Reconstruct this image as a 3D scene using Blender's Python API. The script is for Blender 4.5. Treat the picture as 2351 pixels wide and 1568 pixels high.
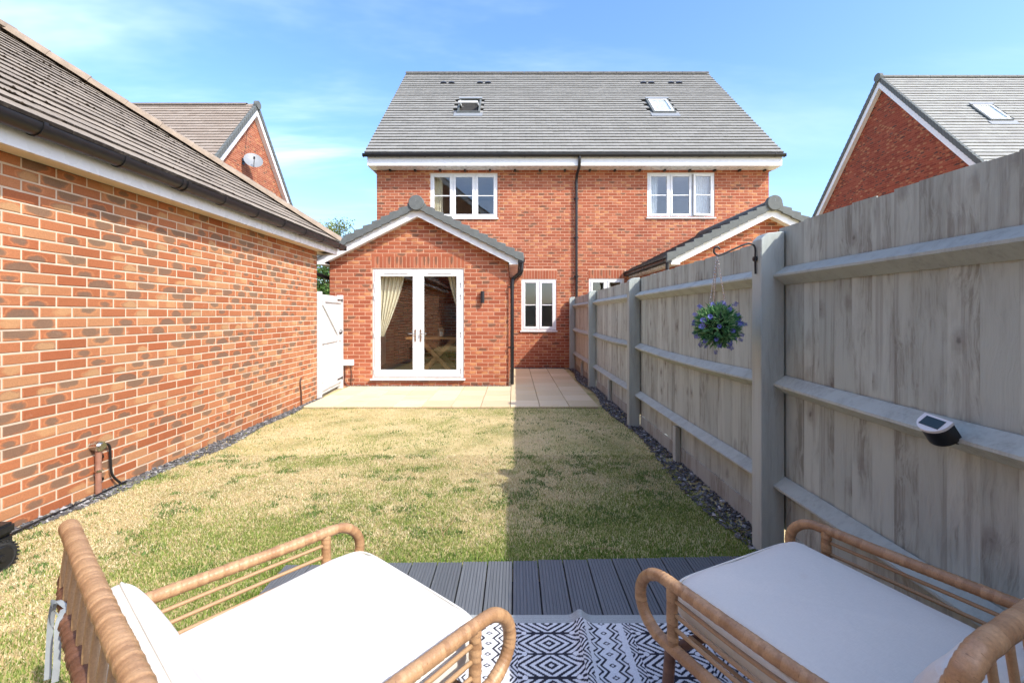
import bpy, bmesh, math, random
import numpy as np
from mathutils import Matrix, Vector

# ------------------------------------------------------------------ camera, sky, sun, exposure
for o in list(bpy.data.objects):
    bpy.data.objects.remove(o)
scene = bpy.context.scene
COL = scene.collection
rnd = random.Random(11)
F, CX, CY, HC = 1034.0, 1180.0, 722.0, 1.38      # focal length and horizon in picture units (2351 wide), eye height in metres

cam_data = bpy.data.cameras.new('camera')
cam = bpy.data.objects.new('camera', cam_data)
COL.objects.link(cam)
cam_data.sensor_width = 36.0
cam_data.lens = F / 2351 * 36
cam_data.shift_x = -4.5 / 2351
cam_data.shift_y = -62 / 2351
cam_data.clip_start = 0.05
cam_data.clip_end = 600
cam.location = (0, 0, HC)
cam.rotation_euler = (math.radians(90), 0, 0)
scene.camera = cam

SUN_TRAVEL = Vector((-1.0, 0.85, -1.17)).normalized()
sun_el = math.asin(-SUN_TRAVEL.z)
sun_az = math.atan2(-SUN_TRAVEL.x, -SUN_TRAVEL.y)

world = bpy.data.worlds.new('World')
scene.world = world
world.use_nodes = True
wt = world.node_tree
wt.nodes.clear()

sun_data = bpy.data.lights.new('sun', 'SUN')
sun_data.energy = 2.0
sun_data.angle = math.radians(0.53)
sun_data.color = (1.0, 0.945, 0.86)
sun = bpy.data.objects.new('sun', sun_data)
COL.objects.link(sun)
sun.location = (30, -25, 40)
sun.rotation_euler = SUN_TRAVEL.to_track_quat('-Z', 'Y').to_euler()

scene.view_settings.view_transform = 'Standard'
scene.view_settings.look = 'None'
scene.view_settings.gamma = 1.0
scene.view_settings.use_curve_mapping = False
scene.view_settings.exposure = 1.52


def node(nt, t, ins=None, **props):
    n = nt.nodes.new(t)
    for k, v in props.items():
        setattr(n, k, v)
    for k, v in (ins or {}).items():
        s = n.inputs[k]
        if isinstance(v, bpy.types.NodeSocket):
            nt.links.new(v, s)
        else:
            s.default_value = v
    return n


def mth(nt, op, a, b=0.0, c=0.0, clamp=False):
    n = node(nt, 'ShaderNodeMath', {0: a, 1: b, 2: c}, operation=op, use_clamp=clamp)
    return n.outputs[0]


def mixc(nt, fac, a, b, blend='MIX'):
    n = node(nt, 'ShaderNodeMix', {0: fac, 6: a, 7: b}, data_type='RGBA', blend_type=blend)
    return n.outputs[2]


def ramp(nt, fac, stops, interp='LINEAR'):
    n = node(nt, 'ShaderNodeValToRGB', {0: fac})
    cr = n.color_ramp
    cr.interpolation = interp
    while len(cr.elements) < len(stops):
        cr.elements.new(0.5)
    for e, (p, c) in zip(cr.elements, stops):
        e.position = p
        e.color = c if len(c) == 4 else (*c, 1)
    return n.outputs[0]


def rng(nt, v, a, b, c=0.0, d=1.0, smooth=False):
    n = node(nt, 'ShaderNodeMapRange', {0: v, 1: a, 2: b, 3: c, 4: d}, clamp=True)
    if smooth:
        n.interpolation_type = 'SMOOTHSTEP'
    return n.outputs[0]


def vmul(nt, v, s):
    return node(nt, 'ShaderNodeVectorMath', {0: v, 1: s}, operation='MULTIPLY').outputs[0]


def noise(nt, vec, scale, detail=3.0, rough=0.55, dist=0.0, out=0):
    return node(nt, 'ShaderNodeTexNoise', {'Vector': vec, 'Scale': scale, 'Detail': detail, 'Roughness': rough, 'Distortion': dist}).outputs[out]


def L(r, g, b):
    def f(c):
        c /= 255.0
        return c / 12.92 if c <= 0.04045 else ((c + 0.055) / 1.055) ** 2.4
    return (f(r), f(g), f(b), 1.0)


# sky: Nishita with thin cirrus, in world directions
tc = node(wt, 'ShaderNodeTexCoord')
sky = node(wt, 'ShaderNodeTexSky', sky_type='NISHITA', sun_disc=False, sun_elevation=sun_el, sun_rotation=sun_az,
           altitude=60, air_density=1.0, dust_density=2.0, ozone_density=3.0)
sep = node(wt, 'ShaderNodeSeparateXYZ', {0: tc.outputs['Generated']})
zc = mth(wt, 'MAXIMUM', sep.outputs[2], 0.02)
up = mth(wt, 'ADD', zc, 0.16)
px = mth(wt, 'DIVIDE', sep.outputs[0], up)
py = mth(wt, 'DIVIDE', sep.outputs[1], up)
cv = node(wt, 'ShaderNodeCombineXYZ', {0: px, 1: py, 2: 0.0}).outputs[0]
cvr = node(wt, 'ShaderNodeMapping', {'Vector': cv, 'Rotation': (0, 0, math.radians(-14)), 'Scale': (0.5, 1.5, 1.0), 'Location': (0.35, 0.1, 0)}).outputs[0]
n1 = noise(wt, cvr, 0.95, 6, 0.6, 0.35)
n2 = noise(wt, cv, 0.7, 3, 0.5)
cl = rng(wt, n1, 0.40, 0.78, 0, 0.75, True)
cl = mth(wt, 'MULTIPLY', cl, rng(wt, n2, 0.32, 0.6, 0.2, 1, True))
cl = mth(wt, 'MULTIPLY', cl, rng(wt, sep.outputs[2], 0.0, 0.25, 0.35, 1))
cl = mth(wt, 'MULTIPLY', cl, rng(wt, sep.outputs[0], -0.5, 0.45, 1.0, 0.25, True))
skyc = node(wt, 'ShaderNodeHueSaturation', {'Saturation': 1.14, 'Value': 1.0, 'Color': sky.outputs[0]}).outputs[0]
skyc = mixc(wt, 1.0, skyc, (0.92, 0.925, 1.0, 1), 'MULTIPLY')
skyc = mixc(wt, cl, skyc, (5.0, 5.5, 6.2, 1))
bg = node(wt, 'ShaderNodeBackground', {0: skyc, 1: 0.15})
wo = node(wt, 'ShaderNodeOutputWorld', {0: bg.outputs[0]})

# ------------------------------------------------------------------ helpers
WM = {}


def link(o, parent=None, M=None):
    COL.objects.link(o)
    M = M if M is not None else Matrix.Identity(4)
    if parent is not None:
        o.parent = parent
        o.matrix_basis = WM[parent.name].inverted() @ M
    else:
        o.matrix_basis = M
    WM[o.name] = M
    return o


def tag(o, label=None, cat=None, group=None, kind=None):
    if label: o['label'] = label
    if cat: o['category'] = cat
    if group: o['group'] = group
    if kind: o['kind'] = kind
    return o


def thing(name, label, cat, loc=(0, 0, 0), rz=0.0, group=None):
    o = bpy.data.objects.new(name, None)
    o.empty_display_size = 0.1
    link(o, None, Matrix.Translation(loc) @ Matrix.Rotation(rz, 4, 'Z'))
    return tag(o, label, cat, group)


def frames(path, closed=False):
    n = len(path)
    T = []
    for i in range(n):
        if closed:
            t = path[(i + 1) % n] - path[i - 1]
        else:
            t = path[min(i + 1, n - 1)] - path[max(i - 1, 0)]
        T.append(t.normalized())
    up = Vector((0, 0, 1)) if abs(T[0].z) < 0.9 else Vector((1, 0, 0))
    u = (up - T[0] * up.dot(T[0])).normalized()
    out = []
    for i in range(n):
        u = (u - T[i] * u.dot(T[i]))
        u = u.normalized() if u.length > 1e-6 else T[i].orthogonal().normalized()
        out.append((T[i], u, T[i].cross(u)))
    return out


def smooth_path(pts, step=0.01, closed=False):
    """Catmull-Rom through pts, resampled at an even step."""
    P = [Vector(p) for p in pts]
    n = len(P)
    dense = []
    segs = n if closed else n - 1
    for i in range(segs):
        p1, p2 = P[i], P[(i + 1) % n]
        p0 = P[i - 1] if (closed or i > 0) else p1 * 2 - p2
        p3 = P[(i + 2) % n] if (closed or i + 2 < n) else p2 * 2 - p1
        for k in range(16):
            t = k / 16
            dense.append(0.5 * ((2 * p1) + (p2 - p0) * t + (2 * p0 - 5 * p1 + 4 * p2 - p3) * t * t + (3 * p1 - p0 - 3 * p2 + p3) * t ** 3))
    if not closed:
        dense.append(P[-1])
    res = [dense[0]]
    acc = 0.0
    for a, b in zip(dense, dense[1:] + ([dense[0]] if closed else [])):
        d = (b - a).length
        while acc + d >= step and d > 1e-9:
            f = (step - acc) / d
            a = a + (b - a) * f
            d = (b - a).length
            acc = 0.0
            res.append(a)
        acc += d
    if not closed and (res[-1] - P[-1]).length > step * 0.3:
        res.append(P[-1])
    return res


class MB:
    """Collects boxes, prisms and tubes; build() links them as ONE mesh object."""
    def __init__(self):
        self.v, self.f, self.c = [], [], []

    def add(self, vs, fs, col=(0.5, 0.5, 0.5, 1)):
        b = len(self.v)
        self.v += [tuple(p) for p in vs]
        self.f += [tuple(i + b for i in q) for q in fs]
        self.c += [col] * len(vs) if isinstance(col, tuple) else list(col)
        return self

    def box(self, x0, y0, z0, x1, y1, z1):
        x0, x1 = min(x0, x1), max(x0, x1); y0, y1 = min(y0, y1), max(y0, y1); z0, z1 = min(z0, z1), max(z0, z1)
        vs = [(x0, y0, z0), (x1, y0, z0), (x1, y1, z0), (x0, y1, z0), (x0, y0, z1), (x1, y0, z1), (x1, y1, z1), (x0, y1, z1)]
        return self.add(vs, [(3, 2, 1, 0), (4, 5, 6, 7), (0, 1, 5, 4), (1, 2, 6, 5), (2, 3, 7, 6), (3, 0, 4, 7)])

    def obox(self, o, u, v, w):
        """Box from corner o along vectors u, v, w (right-handed)."""
        o, u, v, w = Vector(o), Vector(u), Vector(v), Vector(w)
        vs = [o, o + u, o + u + v, o + v, o + w, o + u + w, o + u + v + w, o + v + w]
        return self.add(vs, [(3, 2, 1, 0), (4, 5, 6, 7), (0, 1, 5, 4), (1, 2, 6, 5), (2, 3, 7, 6), (3, 0, 4, 7)])

    def prism(self, pts, vec):
        P = [Vector(p) for p in pts]
        vec = Vector(vec)
        n = len(P)
        vs = P + [p + vec for p in P]
        nrm = Vector((0, 0, 0))
        for i in range(n):
            nrm += P[i].cross(P[(i + 1) % n])
        fs = [tuple(range(n - 1, -1, -1)), tuple(range(n, 2 * n))] + [(i, (i + 1) % n, n + (i + 1) % n, n + i) for i in range(n)]
        if nrm.dot(vec) < 0:
            fs = [tuple(reversed(q)) for q in fs]
        return self.add(vs, fs)

    def tube(self, path, r, n=10, closed=False, caps=True, wrap=0.0, amp=0.05, seed=0):
        path = [Vector(p) for p in path]
        fr = frames(path, closed)
        rr = random.Random(seed)
        vs, cs = [], []
        s = 0.0
        tones = [rr.random() for _ in range(4000)]
        for i, p in enumerate(path):
            if i: s += (p - path[i - 1]).length
            t, u, w = fr[i]
            ri = r[i] if isinstance(r, (list, tuple)) else r
            for k in range(n):
                a = 2 * math.pi * k / n
                q, col = ri, (0.5, 0.5, 0.5, 1)
                if wrap:
                    ph = s / wrap + k / n
                    fl = int(math.floor(ph)); fp = ph - fl
                    q = ri * (1 + amp * (fp ** 0.6 - 0.55) + amp * 0.7 * (tones[fl % 3999] - 0.5))
                    col = (tones[fl % 3999], fp, 0.5, 1)
                vs.append(p + (u * math.cos(a) + w * math.sin(a)) * q); cs.append(col)
        m = len(path)
        fs = []
        for i in range(m if closed else m - 1):
            j = (i + 1) % m
            for k in range(n):
                l = (k + 1) % n
                fs.append((i * n + k, i * n + l, j * n + l, j * n + k))
        if caps and not closed:
            fs.append(tuple(range(n - 1, -1, -1)))
            fs.append(tuple((m - 1) * n + k for k in range(n)))
        return self.add(vs, fs, cs)

    def cyl(self, a, b, r, n=16):
        return self.tube([a, b], r, n)

    def build(self, name, mat, parent=None, smooth=False, bevel=0.0, seg=1, kind=None, M=None, angle=40):
        me = bpy.data.meshes.new(name)
        me.from_pydata(self.v, [], self.f)
        if bevel:
            bm = bmesh.new(); bm.from_mesh(me)
            bmesh.ops.bevel(bm, geom=[e for e in bm.edges if len(e.link_faces) == 2 and e.calc_face_angle(0) > 0.5], offset=bevel, segments=seg, affect='EDGES', clamp_overlap=True)
            bm.to_mesh(me); bm.free()
        else:
            at = me.color_attributes.new('pc', 'FLOAT_COLOR', 'POINT')
            at.data.foreach_set('color', np.array(self.c, dtype=np.float32).ravel())
        me.materials.append(mat)
        if smooth:
            me.polygons.foreach_set('use_smooth', [True] * len(me.polygons))
            if smooth != 'all':
                me.set_sharp_from_angle(angle=math.radians(angle))
        me.update()
        o = bpy.data.objects.new(name, me)
        if parent is not None and M is None:
            M = Matrix.Identity(4)
        elif M is None:
            M = Matrix.Identity(4)
        link(o, parent, M)
        if kind: o['kind'] = kind
        return o


def local_to(parent):
    """World matrix of a parent, for parts modelled in its own frame."""
    return WM[parent.name].copy()


def rebase(o):
    """Put a top-level mesh's origin at the middle of its base (world geometry stays put)."""
    me = o.data
    co = np.empty(len(me.vertices) * 3, dtype=np.float32)
    me.vertices.foreach_get('co', co)
    co = co.reshape(-1, 3)
    c = np.array([(co[:, 0].min() + co[:, 0].max()) / 2, (co[:, 1].min() + co[:, 1].max()) / 2, co[:, 2].min()])
    me.transform(Matrix.Translation(-Vector(c)))
    o.matrix_basis = Matrix.Translation(Vector(c))
    WM[o.name] = o.matrix_basis.copy()
    return o


def copy_tree(o, parent=None, M=None):
    c = o.copy()
    COL.objects.link(c)
    c.parent = parent
    if M is not None:
        c.matrix_basis = M
    for ch in o.children:
        copy_tree(ch, c)
    return c


def pix(x, y, D):
    """World point seen at picture position (2351-wide units) at distance D along the view axis."""
    return Vector(((x - CX) * D / F, D, HC + (CY - y) * D / F))


def proj(p):
    if p[1] < 0.2: return None
    return (CX + p[0] / p[1] * F, CY - (p[2] - HC) / p[1] * F)


# shared small pieces (bricks, tiles): prototypes with UVs and 24 colour variants each
VR = random.Random(5)
VARIANTS = [(VR.random(), VR.random(), VR.random(), 1.0) for _ in range(36)]
PROTO = {}


def chamfer_brick():
    cx, cz = 0.018, 0.06
    vs = [(0, 0, 0), (1, 0, 0), (1, 0, 1), (0, 0, 1), (0, .55, 0), (1, .55, 0), (1, .55, 1), (0, .55, 1),
          (cx, 1, cz), (1 - cx, 1, cz), (1 - cx, 1, 1 - cz), (cx, 1, 1 - cz)]
    fs = [(11, 10, 9, 8)]
    for i in range(4):
        j = (i + 1) % 4
        fs.append((4 + j, 4 + i, 8 + i, 8 + j)[::-1]); fs.append((j, i, 4 + i, 4 + j)[::-1])
    return np.array(vs, float), fs, np.array([(v[0], v[2]) for v in vs])


def tile_proto():
    # unit width, real length and thickness: x across, y up the slope, z off the slope; a false joint splits it in two
    vs, fs = [], []
    for a, b, dz in ((0.004, 0.4985, 0.0), (0.5015, 0.996, 0.0012)):
        n = len(vs)
        t0, t1 = -0.012, 0.024
        m = (a + b) / 2
        vs += [(a, 0, t0), (b, 0, t0), (b, .245, t0), (a, .245, t0), (a, 0.003, t1 + dz), (b, 0.003, t1 + dz), (b, .245, 0.016), (a, .245, 0.016), (m, -0.003, t0), (m, 0.0, t1 + dz + .0015), (m, .245, .018)]
        fs += [tuple(n + i for i in q) for q in ((0, 8, 9, 4), (8, 1, 5, 9), (4, 9, 10, 7), (9, 5, 6, 10), (0, 4, 7, 3), (1, 2, 6, 5))]
    return np.array(vs, float), fs, np.array([(v[0], v[1] / .245) for v in vs])


PROTO['brick'] = chamfer_brick()
PROTO['tile'] = tile_proto()
MESHES = {}


def proto_mesh(proto, k, mat):
    key = (proto, k, mat.name)
    if key not in MESHES:
        V, Fs, UV = PROTO[proto]
        MESHES[key] = raw_mesh(proto, V, Fs, UV, np.tile(VARIANTS[k], (len(V), 1)), mat)
    return MESHES[key]


def raw_mesh(name, V, Fs, UV, C, mat, smooth=False):
    me = bpy.data.meshes.new(name)
    ln = np.array([len(q) for q in Fs], dtype=np.int32)
    idx = np.array([i for q in Fs for i in q], dtype=np.int32) if not isinstance(Fs, np.ndarray) else Fs.ravel().astype(np.int32)
    me.vertices.add(len(V)); me.vertices.foreach_set('co', np.asarray(V, np.float32).ravel())
    me.loops.add(len(idx)); me.loops.foreach_set('vertex_index', idx)
    me.polygons.add(len(ln)); me.polygons.foreach_set('loop_start', np.concatenate([[0], np.cumsum(ln)[:-1]]).astype(np.int32))
    me.update(calc_edges=True)
    if UV is not None:
        uv = me.uv_layers.new(name='UVMap')
        uv.data.foreach_set('uv', np.asarray(UV, np.float32)[idx].ravel())
    at = me.color_attributes.new('pc', 'FLOAT_COLOR', 'POINT')
    at.data.foreach_set('color', np.asarray(C, np.float32).ravel())
    me.materials.append(mat)
    me.polygons.foreach_set('use_smooth', [bool(smooth)] * len(me.polygons))
    me.validate()
    return me


def place_pieces(proto, items, mat, name, stuff_name, limit=300):
    """items: (M 4x4 numpy, variant, parent, candidate). The largest in view become objects, the rest one stuff part per parent."""
    V, Fs, UV = PROTO[proto]
    scored = []
    for i, (M, k, par, cand) in enumerate(items):
        sc = 0.0
        if cand:
            c = (M @ np.array([.5, .5, .5, 1]))[:3] if proto == 'brick' else (M @ np.array([.5, .1, .01, 1]))[:3]
            p = proj(c)
            if p and 0 < p[0] < 2351 and 0 < p[1] < 1568:
                nrm = M[:3, 1] if proto == 'brick' else M[:3, 2]
                nrm = nrm / np.linalg.norm(nrm)
                view = c - np.array([0, 0, HC]); d = np.linalg.norm(view)
                a, b = (M[:3, 0], M[:3, 2]) if proto == 'brick' else (M[:3, 0], M[:3, 1] * .2)
                sc = max(0.0, -np.dot(nrm, view / d)) * np.linalg.norm(a) * np.linalg.norm(b) / c[1] ** 2
        scored.append((sc, i))
    scored.sort(reverse=True)
    top = [i for s, i in scored[:limit] if s > 0]
    topset = set(top)
    for i in top:
        M, k, par, _ = items[i]
        o = bpy.data.objects.new(name, proto_mesh(proto, k, mat))
        link(o, par, Matrix(M.tolist()))
    rest = {}
    for i, it in enumerate(items):
        if i not in topset:
            rest.setdefault(it[2].name, []).append(it)
    for pn, its in rest.items():
        Ms = np.array([t[0] for t in its]); ks = [t[1] for t in its]
        n = len(V)
        Vh = np.concatenate([V, np.ones((n, 1))], 1)
        W = np.einsum('kij,nj->kni', Ms, Vh)[:, :, :3].reshape(-1, 3)
        det = np.linalg.det(Ms[:, :3, :3])
        Fa = [tuple(a + n * j for a in (q if det[j] > 0 else q[::-1])) for j in range(len(its)) for q in Fs]
        C = np.repeat(np.array([VARIANTS[k] for k in ks]), n, 0)
        me = raw_mesh(stuff_name, W, Fa, np.tile(UV, (len(its), 1)), C, mat)
        o = bpy.data.objects.new(stuff_name, me)
        link(o, its[0][2])
        o['kind'] = 'stuff'


def Mcols(o, u, n, v):
    M = np.eye(4)
    M[:3, 0], M[:3, 1], M[:3, 2], M[:3, 3] = u, n, v, o
    return M


def lay_bricks(origin, u, n, length, height, parent, openings=(), cand=True, inside=None, z0=0.0, proud=0.0045, seed=1, soldiers=()):
    """Stretcher-bond bricks on a vertical wall: origin at its foot, u along, n outward. Openings in (u0, z0, u1, z1)."""
    r = random.Random(seed)
    o, u, n = np.array(origin, float), np.array(u, float), np.array(n, float)
    zv = np.array([0, 0, 1.0])
    P, C, J = 0.225, 0.075, 0.0115
    items = []
    ops = list(openings) + [(s[0], s[1], s[2], s[1] + 0.225) for s in soldiers]
    for i in range(int(height / C)):
        z = z0 + i * C
        free = [(0.0, length)]
        for a, b, c, d in ops:
            if b - 0.005 < z + C / 2 < d + 0.005:
                nf = []
                for p, q in free:
                    if c <= p or a >= q: nf.append((p, q))
                    else:
                        if a - p > 0.02: nf.append((p, a))
                        if q - c > 0.02: nf.append((c, q))
                free = nf
        off = (i % 2) * P / 2
        for p, q in free:
            k0 = int(math.floor((p - off) / P))
            x = k0 * P + off
            while x < q:
                a, b = max(x, p), min(x + P, q)
                if a > p: a0 = a + J
                else: a0 = a + (0.0 if p == 0 else 0.002)
                if b - a0 > 0.03:
                    if inside is None or inside((a0 + b) / 2, z + C / 2):
                        dep = proud + r.uniform(-.0012, .0012)
                        j = r.uniform(-.0012, .0012)
                        M = Mcols(o + u * a0 + zv * (z + J + j) - n * .004, u * (b - a0), n * (dep + .004), zv * (C - J))
                        items.append((M, r.randrange(36), parent, cand))
                x += P
    for s0, sz, s1 in soldiers:
        m = max(1, round((s1 - s0) / 0.075))
        w = (s1 - s0) / m
        for k in range(m):
            M = Mcols(o + u * (s0 + k * w + .005) + zv * (sz + J) - n * .004, u * (w - J), n * (proud + .004), zv * .215)
            items.append((M, r.choice([1, 4, 7, 9]), parent, cand))
    return items


def wall_sheet(mb, origin, u, n, length, height, openings=(), thick=0.28, poly=None):
    """Backing (mortar) slab with real openings, built from a grid of boxes' outer faces and reveals."""
    o, u, n = Vector(origin), Vector(u), Vector(n)
    xs = sorted(set([0.0, length] + [a for q in openings for a in (q[0], q[2])]))
    zs = sorted(set([0.0, height] + [a for q in openings for a in (q[1], q[3])]))
    z = Vector((0, 0, 1))
    hole = lambda x, h: any(a - 1e-6 < x < c + 1e-6 and b - 1e-6 < h < d + 1e-6 for a, b, c, d in openings)
    for i in range(len(xs) - 1):
        for j in range(len(zs) - 1):
            if hole((xs[i] + xs[i + 1]) / 2, (zs[j] + zs[j + 1]) / 2): continue
            p = o + u * xs[i] + z * zs[j]
            a, b = u * (xs[i + 1] - xs[i]), z * (zs[j + 1] - zs[j])
            for q, rev in ((p, False), (p - n * thick, True)):
                vs = [q, q + a, q + a + b, q + b]
                f = (0, 1, 2, 3)
                if (u.cross(z).dot(n) < 0) != rev: f = (3, 2, 1, 0)
                mb.add(vs, [f])
    for a, b, c, d in openings:
        q = [o + u * a + z * b, o + u * c + z * b, o + u * c + z * d, o + u * a + z * d]
        for i in range(4):
            p0, p1 = q[i], q[(i + 1) % 4]
            mb.add([p0, p1, p1 - n * thick, p0 - n * thick], [(0, 1, 2, 3)])

# ------------------------------------------------------------------ materials
def new_mat(name, rough=0.6, metal=0.0, spec=0.5):
    m = bpy.data.materials.new(name)
    m.use_nodes = True
    nt = m.node_tree
    b = nt.nodes['Principled BSDF']
    b.inputs['Roughness'].default_value = rough
    b.inputs['Metallic'].default_value = metal
    b.inputs['Specular IOR Level'].default_value = spec
    return m, nt, b


def setc(nt, b, sock):
    nt.links.new(sock, b.inputs['Base Color'])


def bump(nt, b, h, strength=0.3, dist=0.005):
    n = node(nt, 'ShaderNodeBump', {'Height': h, 'Strength': strength, 'Distance': dist})
    nt.links.new(n.outputs[0], b.inputs['Normal'])


def pos(nt):
    return node(nt, 'ShaderNodeNewGeometry').outputs['Position']


def pc(nt):
    a = node(nt, 'ShaderNodeAttribute', attribute_name='pc')
    s = node(nt, 'ShaderNodeSeparateColor', {0: a.outputs['Color']})
    return a.outputs['Color'], s.outputs[0], s.outputs[1], s.outputs[2]


def plain(name, col, rough=0.5, metal=0.0, var=0.08, scale=6.0, spec=0.5, bmp=0.0):
    """One colour with faint uneven wear."""
    m, nt, b = new_mat(name, rough, metal, spec)
    p = pos(nt)
    n = noise(nt, p, scale, 4)
    f = rng(nt, n, 0.3, 0.7, 1 - var, 1 + var)
    c = node(nt, 'ShaderNodeVectorMath', {0: col[:3], 3: f}, operation='SCALE').outputs[0]
    setc(nt, b, c)
    nt.links.new(rng(nt, noise(nt, p, scale * 3, 2), 0.3, 0.7, max(0.02, rough - 0.08), min(1, rough + 0.08)), b.inputs['Roughness'])
    if bmp:
        bump(nt, b, noise(nt, p, 220, 3), bmp, 0.002)
    return m


def brick_mat(name, tones, dark, dark_thr, blotch, buff=None, buff_thr=0.9):
    m, nt, b = new_mat(name, 0.86, spec=0.25)
    _, r, g, bl = pc(nt)
    p = pos(nt)
    base = ramp(nt, r, tones, 'LINEAR')
    uv = node(nt, 'ShaderNodeUVMap', uv_map='UVMap').outputs[0]
    s = node(nt, 'ShaderNodeSeparateXYZ', {0: uv})
    nz = noise(nt, p, 14.0, 4, 0.6)
    dx = mth(nt, 'MULTIPLY', mth(nt, 'SUBTRACT', s.outputs[0], mth(nt, 'MULTIPLY_ADD', g, 0.5, 0.25)), 1.25)
    dy = mth(nt, 'MULTIPLY', mth(nt, 'SUBTRACT', s.outputs[1], mth(nt, 'MULTIPLY_ADD', r, 0.7, 0.15)), 0.75)
    d = mth(nt, 'SQRT', mth(nt, 'ADD', mth(nt, 'MULTIPLY', dx, dx), mth(nt, 'MULTIPLY', dy, dy)))
    d = mth(nt, 'ADD', d, mth(nt, 'MULTIPLY', mth(nt, 'SUBTRACT', nz, 0.5), 0.55))
    size = rng(nt, bl, dark_thr, 1.0, 0.22, 0.62)
    has = mth(nt, 'GREATER_THAN', bl, dark_thr)
    mask = mth(nt, 'MULTIPLY', rng(nt, mth(nt, 'SUBTRACT', d, size), -0.13, 0.06, 1, 0, True), has)
    ring = mth(nt, 'MULTIPLY', rng(nt, mth(nt, 'ABSOLUTE', mth(nt, 'SUBTRACT', mth(nt, 'SUBTRACT', d, size), 0.05)), 0.0, 0.07, 1, 0, True), has)
    c = mixc(nt, mth(nt, 'MULTIPLY', ring, 0.35), base, L(205, 142, 98))
    dk = mixc(nt, noise(nt, p, 9.0, 3), dark[0], dark[1])
    c = mixc(nt, mth(nt, 'MULTIPLY', mask, blotch), c, dk)
    if buff:
        hb = mth(nt, 'MULTIPLY', mth(nt, 'GREATER_THAN', g, buff_thr), rng(nt, d, 0.25, 0.5, 1, 0.1, True))
        c = mixc(nt, mth(nt, 'MULTIPLY', hb, 0.75), c, buff)
    fine = noise(nt, p, 160.0, 3, 0.65)
    big = noise(nt, p, 1.3, 3, 0.5)
    f = mth(nt, 'MULTIPLY', rng(nt, fine, 0.25, 0.75, 0.82, 1.16), rng(nt, big, 0.3, 0.7, 0.93, 1.07))
    c = node(nt, 'ShaderNodeVectorMath', {0: c, 3: f}, operation='SCALE').outputs[0]
    # mortar smears and salts with a shape of their own
    sm = rng(nt, noise(nt, p, 5.5, 6, 0.7), 0.63, 0.76, 0, 0.35, True)
    c = mixc(nt, sm, c, L(216, 190, 165))
    c = node(nt, 'ShaderNodeHueSaturation', {'Saturation': 1.02, 'Value': 0.98, 'Color': c}).outputs[0]
    setc(nt, b, c)
    bump(nt, b, mth(nt, 'ADD', mth(nt, 'MULTIPLY', fine, 0.7), noise(nt, p, 45.0, 3)), 0.55, 0.004)
    return m


MT = {}
MT['brick_garage'] = brick_mat('garage brick', [(0.0, L(154, 93, 62)), (0.3, L(167, 106, 72)), (0.6, L(173, 118, 82)), (0.82, L(158, 93, 62)), (1.0, L(177, 130, 92))],
                               (L(112, 92, 74), L(104, 96, 82)), 0.46, 0.74, L(186, 144, 102), 0.90)
MT['brick_house'] = brick_mat('house brick', [(0.0, L(144, 80, 58)), (0.3, L(156, 90, 64)), (0.55, L(164, 98, 72)), (0.8, L(148, 82, 60)), (1.0, L(172, 108, 80))],
                              (L(98, 70, 56), L(112, 88, 70)), 0.80, 0.8, L(188, 136, 94), 0.89)
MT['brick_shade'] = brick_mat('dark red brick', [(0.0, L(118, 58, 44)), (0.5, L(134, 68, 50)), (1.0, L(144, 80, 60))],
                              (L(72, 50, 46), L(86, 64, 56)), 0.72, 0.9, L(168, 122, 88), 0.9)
MT['mortar'] = plain('mortar', L(200, 182, 158), 0.95, var=0.10, scale=9, spec=0.1, bmp=0.4)
MT['mortar_house'] = plain('house mortar', L(192, 154, 128), 0.95, var=0.10, scale=9, spec=0.1, bmp=0.4)
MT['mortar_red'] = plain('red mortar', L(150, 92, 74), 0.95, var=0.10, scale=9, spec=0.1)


def tile_mat(name, a, b_, moss, lichen, moss_amt, edge_lo=0.3):
    m, nt, b = new_mat(name, 0.9, spec=0.2)
    _, r, g, bl = pc(nt)
    p = pos(nt)
    c = mixc(nt, r, a, b_)
    f = rng(nt, noise(nt, p, 60, 4, 0.7), 0.3, 0.7, 0.84, 1.14)
    c = node(nt, 'ShaderNodeVectorMath', {0: c, 3: f}, operation='SCALE').outputs[0]
    li = rng(nt, noise(nt, p, 7.0, 5, 0.7), 0.56, 0.72, 0, 0.25, True)
    c = mixc(nt, li, c, lichen)
    uv = node(nt, 'ShaderNodeUVMap', uv_map='UVMap').outputs[0]
    s = node(nt, 'ShaderNodeSeparateXYZ', {0: uv})
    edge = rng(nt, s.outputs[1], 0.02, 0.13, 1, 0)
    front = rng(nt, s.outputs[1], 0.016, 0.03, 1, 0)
    front_shade_grime = mth(nt, 'MULTIPLY', front, rng(nt, noise(nt, p, 9.0, 4, 0.7), 0.36, 0.50, edge_lo, edge_lo + .2))
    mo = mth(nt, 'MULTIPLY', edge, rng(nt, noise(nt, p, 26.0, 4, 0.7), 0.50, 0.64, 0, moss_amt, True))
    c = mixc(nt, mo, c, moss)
    c = mixc(nt, front_shade_grime, c, moss)  # front edge faces darkened: painted course-line shade together with moss and grime
    setc(nt, b, c)
    bump(nt, b, noise(nt, p, 130, 4, 0.7), 0.4, 0.004)
    return m


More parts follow.
